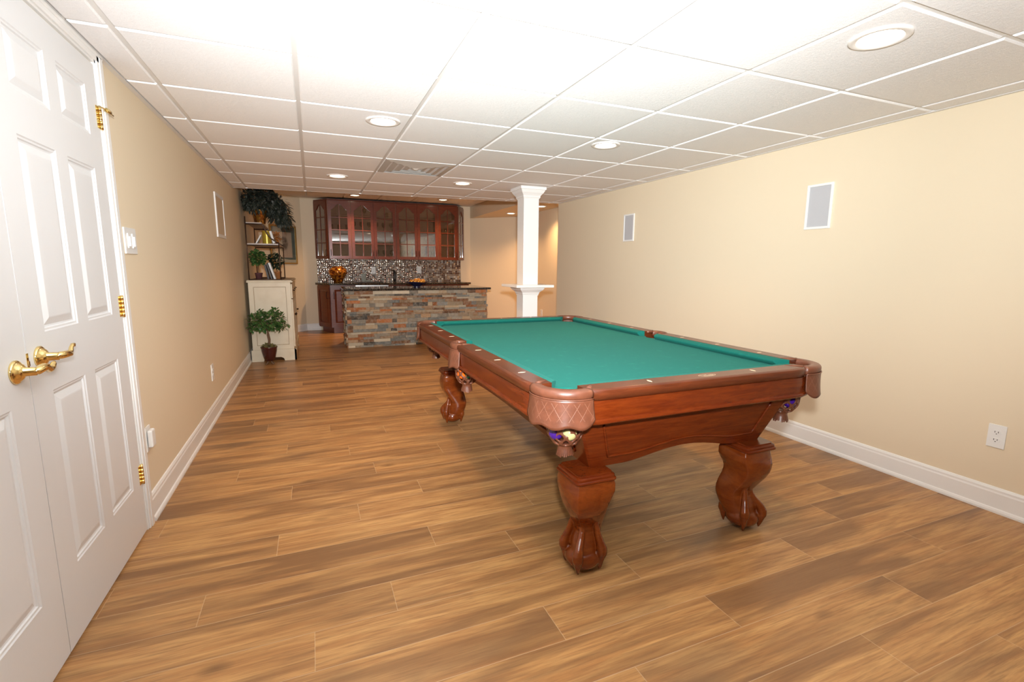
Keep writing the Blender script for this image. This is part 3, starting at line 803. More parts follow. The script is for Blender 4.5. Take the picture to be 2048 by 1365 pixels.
for (sx, sy) in ((-1, -1), (1, -1), (-1, 1), (1, 1)):
    ang = math.atan2(sy, sx)
    if lm is None:
        L0 = obj('leg', leg_mesh(), wood('cherry_leg_wood', (.130, .022, .003), (.205, .043, .006), .18, .5, (4, 4, 10)), T, smooth=True); lm = L0
        rm = L0.modifiers.new('fuse', 'REMESH'); rm.mode = 'VOXEL'; rm.voxel_size = .0034; rm.use_smooth_shade = True
        sm = L0.modifiers.new('smooth', 'SMOOTH'); sm.factor = .5; sm.iterations = 5
        lg = L0
    else:
        lg = L0.copy(); COL.objects.link(lg); lg.parent = T
    lg.location = (1.767-TX if sx < 0 else 2.645-TX, 1.598-TY if sy < 0 else 3.625-TY, 0); lg.rotation_euler = (0, 0, ang)
    bm = NB(); s = .0925
    def rsq(s, z, r=.018):
        out = []
        for cx, cy, a0 in ((s-r, s-r, 0), (-s+r, s-r, 90), (-s+r, -s+r, 180), (s-r, -s+r, 270)):
            for k in range(5): a = math.radians(a0+22.5*k); out.append((cx+r*math.cos(a), cy+r*math.sin(a), z))
        return out
    loft(bm, [rsq(s-.010, .400), rsq(s-.003, .4015), rsq(s, .405), rsq(s, .411), rsq(s-.003, .4145), rsq(s-.005, .4155), rsq(s-.004, .418), rsq(s-.005, .424), rsq(s-.009, .428), rsq(s-.014, .4295), rsq(s-.014, .4345)])
    obj('leg_cap', bm, CHERRY, lg, smooth='auto').rotation_euler = (0, 0, -ang)

# ---- leather pockets
def pocket(cx, cy, ang, ro, th, kind):
    """centre in table coordinates, outward angle, outer radius, half opening angle (rad)"""
    P = empty('leather_pocket', (cx, cy, 0), ang); P.parent = T
    A = 24; w_ = .050 if kind == 'corner' else .042
    # cap: padded leather iron swept around the arc
    sec = []
    for k in range(20):
        a = 2*PI*k/20; r_ = .5
        ca, sa = math.cos(a), math.sin(a)
        sec.append((ro-w_/2 + (w_/2)*math.copysign(abs(ca)**.7, ca), ZT-.0165+.0195*math.copysign(abs(sa)**.75, sa)))
    bm = NB(); rings = [[(r_*math.cos(t), r_*math.sin(t), z) for r_, z in sec] for t in [lerp(-th, th, i/A) for i in range(A+1)]]
    loft(bm, rings, smooth=True)
    # fingers running along the rail facings into the pocket mouth
    for s in (-1, 1):
        e = Vector(((ro-w_*.55)*math.cos(s*th), (ro-w_*.55)*math.sin(s*th), ZT-.006))
        inn = Vector((-.02 if kind == 'corner' else .0, s*(.088 if kind == 'corner' else .058), ZT-.007))
        tube(bm, [e, (e+inn)/2+Vector((0, s*.002, .001)), inn], [.012, .010, .008], 8)
    cap = obj('pocket_cap', bm, LEATHER, P, smooth=True)
    # shield
    hh = .104 if kind == 'corner' else .104; st = th*(1.0 if kind == 'corner' else .95)
    bm = NB(); uvl = bm.loops.layers.uv.new('UVMap'); N, Q = 48, 10; G = []
    for i in range(N+1):
        u = lerp(-1, 1, i/N); t = u*st
        lobes = .006*math.cos(u*PI*3) if kind == 'corner' else .006*math.cos(u*PI*2)
        tip = .010*(1-abs(u)**6)
        hgt = hh*.92+lobes+tip-.012*(abs(u)**10)
        row = []
        for j in range(Q+1):
            v = j/Q; rad = ro-.004+(.003+.009*v*v if kind == 'corner' else .004+.012*v)
            wob = .0025*math.sin(u*9)*v
            tt = t*(1+.01*v)
            row.append(((rad+wob)*math.cos(tt), (rad+wob)*math.sin(tt), ZT-.030-hgt*v, ro*t, hgt*v))
        G.append(row)
    VV = [[bm.verts.new(p[:3]) for p in row] for row in G]
    for i in range(N):
        for j in range(Q):
            f = bm.faces.new((VV[i][j], VV[i+1][j], VV[i+1][j+1], VV[i][j+1])); f.smooth = True
            for lp, (a, b) in zip(f.loops, ((i, j), (i+1, j), (i+1, j+1), (i, j+1))): lp[uvl].uv = G[a][b][3:5]
    sh = obj('leather_shield', bm, LEATHER_S, P, recalc=False, smooth=True)
    md = sh.modifiers.new('sol', 'SOLIDIFY'); md.thickness = .0035; md.offset = 0
    # piping between cap and shield
    bm = NB(); tube(bm, [((ro+.001)*math.cos(t), (ro+.001)*math.sin(t), ZT-.031) for t in [lerp(-st, st, i/20) for i in range(21)]], .0028, 6)
    obj('piping', bm, LEATHER, P, smooth=True)
    # woven net: a lattice of leather straps
    nx = -.004 if kind == 'corner' else .006
    prof = [(.074, -.070), (.072, -.095), (.072, -.120), (.073, -.145), (.072, -.172), (.068, -.198), (.056, -.222), (.034, -.238)]
    prof = [(r*(1 if kind == 'corner' else .92), ZT+z) for r, z in prof]
    bm = NB(); n = 9; R = []
    m = 2*n
    for k, (r, z) in enumerate(prof): R.append([bm.verts.new((nx+r*math.cos(2*PI*i/m), r*math.sin(2*PI*i/m), z)) for i in range(m)])
    for k in range(len(prof)-2):
        for i in range(m):
            if (i+k) % 2 == 0: bm.faces.new((R[k][i], R[k+1][(i-1) % m], R[k+2][i], R[k+1][(i+1) % m]))
    for f in bm.faces: f.smooth = True
    net = obj('pocket_net', bm, LEATHER, P, smooth=True)
    wf = net.modifiers.new('wf', 'WIREFRAME'); wf.thickness = .0105; wf.use_even_offset = False
    sb = net.modifiers.new('sub', 'SUBSURF'); sb.levels = 1; sb.render_levels = 1
    bm = NB(); zb = ZT-.234
    lathe(bm, [(.038, 0), (.034, -.004), (.028, -.010), (.027, -.016), (.029, -.028)], 28, (nx, 0, zb))
    for i in range(26):
        a = 2*PI*i/26; l_ = .020+.008*random.random(); s_ = .0040
        p0 = Vector((nx+.0285*math.cos(a), .0285*math.sin(a), zb-.026)); d = Vector((math.cos(a), math.sin(a), 0)); tg = Vector((-math.sin(a), math.cos(a), 0))
        p1 = p0+d*(.003+.003*random.random())-Vector((0, 0, l_))
        vs = [bm.verts.new(q) for q in (p0+tg*s_, p0-tg*s_, p1-tg*s_*.7, p1+tg*s_*.7, p0+tg*s_-d*.002, p0-tg*s_-d*.002, p1-tg*s_*.7-d*.002, p1+tg*s_*.7-d*.002)]
        for f in ((0, 1, 2, 3), (7, 6, 5, 4), (0, 4, 5, 1), (1, 5, 6, 2), (2, 6, 7, 3), (3, 7, 4, 0)): bm.faces.new([vs[j] for j in f])
    obj('leather_fringe', bm, LEATHER, net, smooth='auto')
    return P
for sx in (-1, 1):
    for sy in (-1, 1): pocket(sx*CPX, sy*CPY, math.atan2(sy, sx), .139, math.radians(62), 'corner')
    pocket(sx*(HX-.080), 0, 0 if sx > 0 else PI, .100, math.radians(50), 'side')
# pool balls caught in the nets
def ball(cx, cy, ang, r, a, z, color, label, stripe=None):
    x = cx+.02*math.cos(ang)+r*math.cos(ang+a); y = cy+.02*math.sin(ang)+r*math.sin(ang+a)
    bm = NB(); sphere(bm, (0, 0, 0), .0285, 24, 16)
    if stripe:
        for f in bm.faces: f.material_index = 0 if abs(f.calc_center_median().z) < .017 else 1
    ms = [mat('ball_'+color[0], color[1], .08, coat=.5)]+([mat('ball_cream', (.50, .46, .22), .12, coat=.3)] if stripe else [])
    o = obj('pool_ball', bm, ms, None, smooth=True, loc=(TX+x, TY+y, z), recalc=False)
    if stripe: o.rotation_euler = (.9, .5, .4)
    tag(o, label, 'pool ball')
PUR = ('purple', (.045, .008, .20)); ORG = ('orange', (.75, .12, .01)); GRN = ('green', (.01, .22, .10)); CRM = ('yellowish', (.52, .48, .22)); RED = ('red', (.7, .03, .02))
a = -3*PI/4
ball(-CPX, -CPY, a, .030, -.9, ZT-.186, PUR, 'solid purple ball low in the near left corner net')
ball(-CPX, -CPY, a, .030, 1.15, ZT-.184, CRM, 'cream ball low in the near left corner net')
ball(-CPX, -CPY, a, .026, .1, ZT-.142, PUR, 'purple and cream striped ball on top in the near left net', True)
a = -PI/4
ball(CPX, -CPY, a, .030, -1.5, ZT-.184, PUR, 'purple ball in the near right corner net')
ball(CPX, -CPY, a, .030, 1.5, ZT-.182, PUR, 'purple and cream striped ball in the near right corner net', True)
a = PI
ball(-(HX-.08)+.01, 0, a, .030, .35, ZT-.180, ORG, 'orange ball in the left side pocket net')
ball(-(HX-.08)+.01, 0, a, .030, 1.9, ZT-.176, GRN, 'green ball in the left side pocket net')
ball(-(HX-.08)+.01, 0, a, .018, .1, ZT-.132, RED, 'red ball on top in the left side pocket net')

# ------------------------------------------------------------------ BAR ISLAND
IX0, IX1, IY0, IY1, IZ = 1.235, 3.415, 7.50, 8.22, .852
t = thing('bar_island', 'stacked stone bar island with a dark granite top', 'bar', ((IX0+IX1)/2, (IY0+IY1)/2, 0))
ox, oy = (IX0+IX1)/2, (IY0+IY1)/2
bm = NB(); ccl = bm.loops.layers.color.new('col')
rs = random.Random(5)
pal = [((.46, .43, .38), 5), ((.38, .38, .36), 4), ((.53, .46, .37), 6), ((.52, .32, .18), 3), ((.38, .26, .17), 2), ((.62, .57, .49), 3.5), ((.24, .225, .205), 1.3), ((.50, .40, .30), 4)]
def stone_face(p0, dvec, length, nrm):
    zz = 0.0; rowz = []
    rh_ = random.Random(21)
    while zz < IZ-.02:
        h_ = rh_.choice([.030, .030, .036, .045, .058]); h_ = h_ if IZ-zz-h_ > .025 else IZ-zz; rowz.append((zz, zz+h_)); zz += h_
    for (za_, zb_) in rowz:
        s = -rs.uniform(0, .12)
        while s < length:
            L = rs.choice([.08, .12, .16, .21, .27])*rs.uniform(.85, 1.15); a, b = max(0, s), min(length, s+L); s += L
            if b-a < .01: continue
            hh = 2 if (rs.random() < .0) else 1
            c = rs.choices([p for p, _ in pal], [w for _, w in pal])[0]; f = rs.uniform(1.05, 1.42); c = tuple(min(.9, x*f) for x in c)
            dpt = rs.uniform(.006, .034)
            z0, z1 = za_+.0006, zb_-.0006
            n0 = len(bm.faces)
            P = [Vector(p0)+Vector(dvec)*q+Vector((0, 0, z)) for q, z in ((a+.0006, z0), (b-.0006, z0), (b-.0006, z1), (a+.0006, z1))]
            F = [bm.verts.new(v+Vector(nrm)*dpt*rs.uniform(.85, 1.1)) for v in P]; G = [bm.verts.new(v) for v in P]
            fs = [bm.faces.new(F)]+[bm.faces.new((F[i], G[i], G[(i+1) % 4], F[(i+1) % 4])) for i in range(4)]
            for fc in fs:
                for lp in fc.loops: lp[ccl] = (*c, 1)
stone_face((IX0-ox, IY0+.03-oy, 0), (1, 0, 0), IX1-IX0, (0, -1, 0))
stone_face((IX0+.0-ox, IY1-oy, 0), (0, -1, 0), IY1-IY0-.03, (-1, 0, 0))
stone_face((IX1-.0-ox, IY0+.03-oy, 0), (0, 1, 0), IY1-IY0-.03, (1, 0, 0))
nb = len(bm.faces); box(bm, IX0-ox, IY0+.031-oy, 0, IX1-ox, IY1-oy, IZ)
bm.faces.ensure_lookup_table()
for f in bm.faces[nb:]:
    for lp in f.loops: lp[ccl] = (.2, .18, .16, 1)
obj('stone_veneer', bm, STONE, t)
bm = NB(); box(bm, 1.195-ox, 7.455-oy, IZ, 3.478-ox, 8.30-oy, IZ+.032); obj('granite_top', bm, GRANITE, t, bevel=.006)
ZI = IZ+.032

# bowl with gold fruit on the island
t = thing('footed_bowl', 'dark blue footed bowl on the bar island, filled with gold balls', 'bowl', (2.33, 7.76, ZI))
bm = NB(); n = 48; rings = []
for (r, z) in [(.055, 0), (.060, .004), (.050, .012), (.060, .022), (.105, .045), (.150, .066), (.178, .082), (.180, .086), (.176, .085), (.146, .071), (.10, .052), (.05, .038), (.003, .034)]:
    rings.append([(r*math.cos(2*PI*i/n), r*.8*math.sin(2*PI*i/n), z+(.008*math.cos(6*PI*i/n)*(r/.18)**3 if z > .05 else 0)) for i in range(n)])
loft(bm, rings, smooth=True); obj('bowl_body', bm, mat('dark_blue_glaze', (.020, .016, .045), .18, coat=.4), t, smooth=True)
GB = mat('orange_gold_ball', (.85, .30, .03), .25, .55, noise=((.95, .55, .12), (40, 40, 40), .4, .6, 2))
places = [(-.085, .00, .092, 'leftmost'), (-.040, -.035, .092, 'front left'), (.015, -.045, .094, 'front middle'), (.070, -.020, .092, 'front right'), (-.02, .03, .108, 'top left'), (.035, .02, .112, 'topmost'), (.103, .015, .097, 'rightmost')]
for i, (x, y, z, nm) in enumerate(places):
    bm = NB(); sphere(bm, (0, 0, 0), .034, 18, 12, (1, 1, .93))
    tag(obj('decorative_ball', bm, GB, None, smooth=True, loc=(2.33+x, 7.76+y, ZI+z)), 'glossy orange gold ball in the dark bowl, %s of the pile' % nm, 'decorative ball', 'gold balls in the bowl')

# ------------------------------------------------------------------ BACK COUNTER
CZ = .905; CY0 = 9.25
def doorpanel(name, w_, h_, root, m, loc, rz=0, handle=None):
    """raised panel door facing local -y, origin bottom-left"""
    bm = NB(); s = .055
    strip(bm, [(0, 0), (w_, 0), (w_, h_), (0, h_)], [(s, s), (w_-s, s), (w_-s, h_-s), (s, h_-s)], -.02, 0)
    rings = [[(a, y, b) for a, b in ((s+d, s+d), (w_-s-d, s+d), (w_-s-d, h_-s-d), (s+d, h_-s-d))] for d, y in ((0, -.010), (.010, -.008), (.030, -.016), (.034, -.017))]
    R = loft(bm, rings, cap=False); bm.faces.new(R[-1])
    d = obj(name, bm, m, root, loc=loc); d.rotation_euler = (0, 0, rz)
    if handle:
        bm = NB(); x, z0, z1 = handle; tube(bm, [(x, -.02, z0), (x, -.045, z0+.008), (x, -.050, (z0+z1)/2), (x, -.045, z1-.008), (x, -.02, z1)], .005, 8); obj('handle', bm, BLACKM, d, smooth=True)
    return d
# angled end base cabinet
AX = 1.075
t = thing('base_cabinet', 'cherry base cabinet with angled left end under the counter', 'cabinet', (0, 0, 0)); t.location = (AX, YF, 0)
def rel(pts, t): return [(x-t.location.x, y-t.location.y) for x, y in pts]
bm = NB(); prism(bm, rel([(.870, YF-.002), (.870, 9.60), (AX, CY0), (1.50, CY0), (1.50, YF-.002)], t), .105, CZ-.035); obj('cabinet_body', bm, CAB, t)
bm = NB(); prism(bm, rel([(.93, YF-.002), (.93, 9.66), (1.11, 9.32), (1.50, 9.32), (1.50, YF-.002)], t), 0, .105); obj('toe_kick', bm, CAB, t)
L_ = math.hypot(AX-.87, 9.60-CY0); an = math.atan2(CY0-9.60, AX-.87)
doorpanel('door', L_-.03, .72, t, CAB, (.87-AX+.010, 9.60-YF-.012, .125), an, (L_-.075, .50, .62))
doorpanel('door', .40, .72, t, CAB, (.012, CY0-YF, .125), 0, (.045, .50, .62))
# middle and right base cabinets
for (xa, xb, lab) in ((2.10, 2.90, 'double door cherry base cabinet right of the dishwasher, behind the island'), (2.90, 3.66, 'cherry base cabinet at the right end of the back counter')):
    t = thing('base_cabinet', lab, 'cabinet', (xa, CY0, 0))
    obj('cabinet_body', bx(0, 0, .105, xb-xa-.002, YF-CY0-.002, CZ-.035), CAB, t); obj('toe_kick', bx(0, .07, 0, xb-xa-.002, YF-CY0-.002, .105), CAB, t)
    w_ = (xb-xa-.03)/2
    doorpanel('door', w_, .72, t, CAB, (.010, 0, .125), 0, (w_-.03, .50, .62)); doorpanel('door', w_, .72, t, CAB, (.018+w_, 0, .125), 0, (.03, .50, .62))
t = thing('dishwasher', 'built-in dishwasher with a pale steel control strip behind the island', 'dishwasher', (1.50, CY0, 0))
obj('dishwasher_body', bx(.002, .02, .10, .596, .58, CZ-.036), BLACKM, t); obj('door_front', bx(.004, -.01, .10, .594, .02, .80), mat('black_enamel', (.02, .02, .02), .2), t); obj('control_strip', bx(.004, -.02, .805, .594, .02, CZ-.037), STEEL, t, bevel=.004)
obj('base_plinth', bx(.01, .05, 0, .59, .56, .10), BLACKM, t)
bm = NB(); prism(bm, [(.835, YF-.004), (.835, 9.585), (1.055, CY0-.035), (3.69, CY0-.035), (3.69, YF-.004)], CZ-.034, CZ)
tag(obj('countertop', bm, GRANITE, None, bevel=.005), 'dark granite countertop along the rear wall under the glass cabinets', 'countertop')
tag(obj('backsplash', bx(0, -.010, 0, 2.78, 0, 1.33-CZ+.005), MOSAIC, None, loc=(.885, YF-.001, CZ+.0005)), 'brown and silver mosaic tile backsplash between counter and wall cabinets', 'backsplash')
# amber vase
t = tag(empty('vase', (1.228, 9.50, CZ+.0005)), 'large copper amber mottled vase on the counter left end', 'vase')
bm = NB(); lathe(bm, [(.055, 0), (.070, .002), (.078, .020), (.100, .070), (.135, .130), (.160, .180), (.163, .210), (.150, .240), (.118, .268), (.092, .282), (.090, .290), (.098, .296), (.094, .298), (.084, .290), (.08, .27), (.002, .25)], 48); obj('vase_body', bm, AMBER, t, smooth=True)
# tray, caddy, bottle opener
t = tag(obj('serving_tray', bx(-.25, -.12, 0, .25, .12, .018), mat('black_tray', (.02, .018, .018), .3), None, loc=(1.765, 9.45, CZ+.0005), bevel=.006), 'black rectangular tray on the counter right of the vase', 'tray')
bm = NB(); box(bm, -.040, -.035, 0, .040, .035, .150); box(bm, -.035, -.03, .150, .035, .03, .152); box(bm, .030, -.06, 0, .13, .03, .03)
tag(obj('soap_caddy', bm, mat('grey_green_glaze', (.07, .08, .06), .3), None, loc=(1.675, 9.45, CZ+.019), bevel=.006), 'grey green upright holder standing on the black tray', 'holder')
t = thing('bar_faucet', 'black curved faucet standing on the rear counter', 'faucet', (2.245, 9.48, CZ+.0005))
bm = NB(); lathe(bm, [(.030, 0), (.030, .012), (.018, .018), (.018, .03)], 20); obj('faucet_base', bm, mat('matte_black', (.008, .008, .010), .4), t, smooth=True)
bm = NB(); tube(bm, [(0, 0, .02), (.006, 0, .08), (.010, 0, .15), (.004, -.01, .20), (-.02, -.03, .232), (-.045, -.055, .236), (-.055, -.065, .222)], [.030, .028, .026, .024, .018, .013, .010], 12); obj('spout', bm, MATS['matte_black'], t, smooth=True)
bm = NB(); tube(bm, [(.015, 0, .14), (.035, 0, .17), (.040, .0, .20)], [.010, .007, .005], 8); obj('lever', bm, MATS['matte_black'], t, smooth=True)

# ------------------------------------------------------------------ GLASS WALL CABINETS
UZ0, UZ1 = 1.338, 2.378; UY = 9.50
def cathedral(w_, h_, s, n=14):
    """opening outline (x,z) with a cathedral arch; returns matching outer outline"""
    L, R_, B, Tz = s, w_-s, s, h_-s-.010
    sh = Tz-.105; inner = [(L, B), (R_, B), (R_, sh)]; outer = [(0, 0), (w_, 0), (w_, sh)]
    for i in range(1, n*2):
        t_ = i/(n*2); x = lerp(R_, L, t_); a = abs(t_-.5)*2
        z = sh+.105*(.5+.5*math.cos(PI*min(1, a*1.02)))**.85
        inner.append((x, z)); outer.append((lerp(w_, 0, t_), h_))
    inner.append((L, sh)); outer.append((0, sh))
    outer[3] = (w_, h_); outer[-2] = (0, h_)
    return outer, inner, sh
def glass_door(w_, h_, root, loc, rz, hx):
    s = .052 if w_ > .37 else .044
    outer, inner, sh = cathedral(w_, h_, s)
    bm = NB(); strip(bm, outer, inner, -.020, 0); d = obj('door', bm, CAB, root, loc=loc, bevel=0); d.rotation_euler = (0, 0, rz)
    bm = NB(); prism(bm, inner, -.009, -.006, axis='y'); obj('glass_pane', bm, GLASS, d)
    bm = NB(); mw = .0075
    box(bm, w_/2-mw, -.016, s, w_/2+mw, -.009, h_-s-.012)
    for k in range(1, 4): z = s+(h_-2*s)*k/4-.012*(k == 3); box(bm, s, -.0155, z-mw, w_/2-mw, -.009, z+mw); box(bm, w_/2+mw, -.0155, z-mw, w_-s, -.009, z+mw)
    obj('muntins', bm, CAB, d)
    bm = NB(); z0, z1 = .055, .165; tube(bm, [(hx, -.02, z0), (hx, -.043, z0+.008), (hx, -.048, (z0+z1)/2), (hx, -.043, z1-.008), (hx, -.02, z1)], .005, 8); obj('handle', bm, BLACKM, d, smooth=True)
    return d
SHZ = [.265, .515, .765]
def wall_cab(xa, xb, nd, label, hs):
    t = thing('glass_cabinet', label, 'cabinet', (xa, UY, UZ0)); w_ = xb-xa; D = YF-UY-.002; hgt = UZ1-UZ0
    bm = NB(); box(bm, .0005, 0, 0, w_-.0005, D, .018); box(bm, .0005, 0, hgt-.018, w_-.0005, D, hgt); box(bm, .0005, 0, .018, .018, D, hgt-.018); box(bm, w_-.018, 0, .018, w_-.0005, D, hgt-.018); box(bm, .018, D-.008, .018, w_-.018, D, hgt-.018)
    obj('cabinet_case', bm, CABIN, t)
    for z in SHZ: obj('shelf', bx(.019, .02, z, w_-.019, D-.009, z+.014), CABIN, t)
    if nd == 1: glass_door(w_-.012, hgt-.006, t, (.006, -.001, .003), 0, hs[0] if hs[0] > 0 else w_-.012+hs[0])
    else:
        dw = (w_-.016)/2
        glass_door(dw, hgt-.006, t, (.006, -.001, .003), 0, dw-.026); glass_door(dw, hgt-.006, t, (.010+dw, -.001, .003), 0, .026)
    return t
XB_ = [1.100, 1.493, 1.890, 2.300, 2.705, 3.110, 3.500]
wall_cab(XB_[0], XB_[1], 1, 'single door glass wall cabinet second from the left', [.026])
wall_cab(XB_[1], XB_[3], 2, 'double door glass wall cabinet left of centre holding dark goblets', [0])
wall_cab(XB_[3], XB_[5], 2, 'double door glass wall cabinet right of centre with a row of bright glasses', [0])
wall_cab(XB_[5], XB_[6], 1, 'orange lit single door glass wall cabinet second from the right', [-.026])
def end_cab(x_wall, x_front, label):
    t = thing('glass_cabinet', label, 'cabinet', (x_front, UY, UZ0)); hgt = UZ1-UZ0; dx = x_wall-x_front; D = YF-UY-.002
    P = [(0, 0), (0, D), (dx, D)] if dx < 0 else [(0, 0), (dx, D), (0, D)]
    bm = NB(); prism(bm, P, 0, .018); prism(bm, P, hgt-.018, hgt); s = -1 if dx < 0 else 1
    box(bm, min(0, s*.010), .01, .018, max(0, s*.010), D, hgt-.018); box(bm, min(dx, 0)+(.0), D-.008, .018, max(dx, 0), D, hgt-.018)
    obj('cabinet_case', bm, CABIN, t)
    for z in SHZ:
        bm = NB(); Q = [(p[0]*.86+s*.012, p[1]*.86+.036) for p in P]; prism(bm, Q, z, z+.012); obj('shelf', bm, CABIN, t)
    L = math.hypot(dx, D)
    if dx < 0: glass_door(L-.022, hgt-.006, t, (dx+.004, D-.010, .003), math.atan2(-D, -dx), L-.050)
    else: glass_door(L-.022, hgt-.006, t, (.004, -.001, .003), math.atan2(D, dx), .026)
end_cab(.885, XB_[0], 'narrow angled glass cabinet at the far left end reflecting the white room')
end_cab(3.725, XB_[6], 'narrow angled glass cabinet at the far right end of the row')
bm = NB(); rings = []
for (o_, z) in ((0, 0), (.006, .002), (.010, .012), (.012, .022)):
    rings.append([(.885-o_-1.1, YF-.002-UY, z), (XB_[0]-o_*.6-1.1, -o_, z), (XB_[6]+o_*.6-1.1, -o_, z), (3.725+o_-1.1, YF-.002-UY, z)])
loft(bm, rings); tag(obj('crown_moulding', bm, CAB, None, loc=(1.1, UY, UZ1+.0005)), 'thin cherry crown moulding along the top of the glass cabinets', 'moulding')

# glassware behind the doors
def goblet(dark, sc=1.0):
    bm = NB(); lathe(bm, [(.030, 0), (.030, .002), (.006, .005), (.0035, .012), (.0035, .060), (.010, .068), (.030, .085), (.038, .110), (.036, .140), (.032, .155), (.030, .154), (.034, .138), (.036, .110), (.028, .088), (.004, .072)], 16)
    return bm
def tumbler():
    bm = NB(); lathe(bm, [(.028, 0), (.030, .002), (.034, .095), (.032, .095), (.027, .010), (.002, .008)], 16); return bm
DG = mat_glass('smoky_glass', (.25, .22, .24), .15, .03)
gob = bpy.data.meshes.new('goblet'); b_ = goblet(False); b_.to_mesh(gob); b_.free(); gob.materials.append(CRYSTAL)
gobd = bpy.data.meshes.new('goblet_dark'); b_ = goblet(True); b_.to_mesh(gobd); b_.free(); gobd.materials.append(DG)
tum = bpy.data.meshes.new('tumbler'); b_ = tumbler(); b_.to_mesh(tum); b_.free(); tum.materials.append(CRYSTAL)
for me in (gob, gobd, tum):
    for p in me.polygons: p.use_smooth = True
POSN = {1: ['single'], 2: ['left', 'right'], 3: ['leftmost', 'middle', 'rightmost'], 4: ['leftmost', 'second', 'third', 'rightmost']}
shelfname = {-1: 'bottom', 0: 'second', 1: 'third', 2: 'top'}
ordn = ['first', 'second', 'third', 'fourth', 'fifth', 'sixth']
def glassware(door, shelf, n, me, nm, desc, y=9.62, upside=False, span=.27):
    z = UZ0+(.018 if shelf < 0 else SHZ[shelf]+.014)+.0005
    xc = (XB_[door]+XB_[door+1])/2
    for i in range(n):
        x = xc+(i-(n-1)/2)*span/max(n-1, 1) if n > 1 else xc+.06
        o = bpy.data.objects.new(nm, me); COL.objects.link(o)
        o.location = (x, y+(.03 if i % 2 else 0), z)
        tag(o, '%s %s on the %s shelf behind the %s full-width glass door' % (POSN[n][i], desc, shelfname[shelf], ordn[door]), 'glass', 'glassware behind door %s on the %s shelf' % (ordn[door], shelfname[shelf]))
glassware(0, 1, 3, tum, 'tumbler', 'clear tumbler')
glassware(1, 1, 3, gobd, 'goblet', 'smoky dark goblet')
glassware(1, 2, 1, gobd, 'goblet', 'smoky decanter shaped goblet')
glassware(2, 2, 1, tum, 'tumbler', 'large clear tumbler')
glassware(2, 1, 3, gobd, 'goblet', 'dark stemmed goblet')
glassware(2, 0, 3, tum, 'tumbler', 'clear tumbler')
glassware(2, -1, 3, gobd, 'goblet', 'dark wine goblet')
glassware(3, -1, 4, gob, 'goblet', 'clear wine glass')
glassware(3, 0, 3, tum, 'tumbler', 'pale tumbler')
glassware(4, -1, 4, gob, 'goblet', 'clear wine glass')
glassware(4, 0, 3, gob, 'goblet', 'clear goblet')
glassware(5, 1, 3, tum, 'tumbler', 'cut crystal tumbler', span=.22)
glassware(5, -1, 2, gob, 'goblet', 'clear wine glass', span=.2)

# ------------------------------------------------------------------ HUTCH (cream cabinet)
HX0, HX1, HY0, HY1, HZ = .03, .535, 6.83, 8.15, 1.035
t = thing('cream_cabinet', 'cream painted sideboard cabinet against the left wall', 'cabinet', (HX0, HY0, 0)); W_, D_ = HX1-HX0, HY1-HY0
bm = NB(); box(bm, .012, .012, .10, W_-.012, D_-.012, HZ-.03); obj('cabinet_body', bm, CREAM, t)
bm = NB(); box(bm, -.004, -.012, HZ-.030, W_+.018, D_+.01, HZ-.012); box(bm, -.002, -.004, HZ-.012, W_+.006, D_+.004, HZ); obj('cabinet_top', bm, CREAM, t, bevel=.004)
bm = NB(); s = .055
strip(bm, [(.012, .15), (W_-.012, .15), (W_-.012, HZ-.03), (.012, HZ-.03)], [(.012+s, .15+s), (W_-.012-s, .15+s), (W_-.012-s, HZ-.03-s), (.012+s, HZ-.03-s)], 0, .013)
obj('side_panel_frame', bm, CREAM, t, bevel=.002)
bm = NB(); a0, a1, b0, b1 = .012+s, W_-.012-s, .15+s, HZ-.03-s
strip(bm, [(a0+.001, b0+.001), (a1-.001, b0+.001), (a1-.001, b1-.001), (a0+.001, b1-.001)], [(a0+.006, b0+.006), (a1-.006, b0+.006), (a1-.006, b1-.006), (a0+.006, b1-.006)], .008, .0125)
obj('glaze_line', bm, CREAMG, t)
# plinth with an arched opening
bm = NB(); arc_ = [(-.004, 0), (.13, 0), (.14, .03), (.17, .048), (W_-.17, .048), (W_-.14, .03), (W_-.13, 0), (W_+.012, 0), (W_+.012, .135), (W_, .15), (0, .15), (-.004, .135)]
prism(bm, arc_, -.010, .010, axis='y'); obj('plinth', bm, CREAM, t)
bm = NB(); A_ = [(-.010, 0), (.16, 0), (.18, .035), (.22, .05), (D_-.22, .05), (D_-.18, .035), (D_-.16, 0), (D_, 0), (D_, .15), (-.010, .15)]
prism(bm, A_, W_-.010, W_+.012, axis='x'); obj('front_plinth', bm, CREAM, t)
KN = mat('dark_bronze', (.06, .035, .02), .35, .8)
for k in range(3):
    y0 = .03+.425*k
    bm = NB(); box(bm, W_-.012, y0, .80, W_+.006, y0+.40, .985); d = obj('drawer', bm, CREAM, t, bevel=.004)
    bm = NB(); tube(bm, [(W_+.006, y0+.15, .90), (W_+.028, y0+.16, .893), (W_+.028, y0+.24, .893), (W_+.006, y0+.25, .90)], .005, 8); obj('pull', bm, KN, d, smooth=True)
    bm = NB(); box(bm, W_-.012, y0, .17, W_+.004, y0+.40, .79); box(bm, W_+.004, y0+.05, .22, W_+.007, y0+.35, .74); d = obj('door', bm, CREAM, t, bevel=.004)
    bm = NB(); sphere(bm, (W_+.022, y0+(.36 if k % 2 == 0 else .04), .56), .014, 12, 8); sphere(bm, (W_+.010, y0+(.36 if k % 2 == 0 else .04), .56), .007, 8, 6); obj('knob', bm, KN, d)
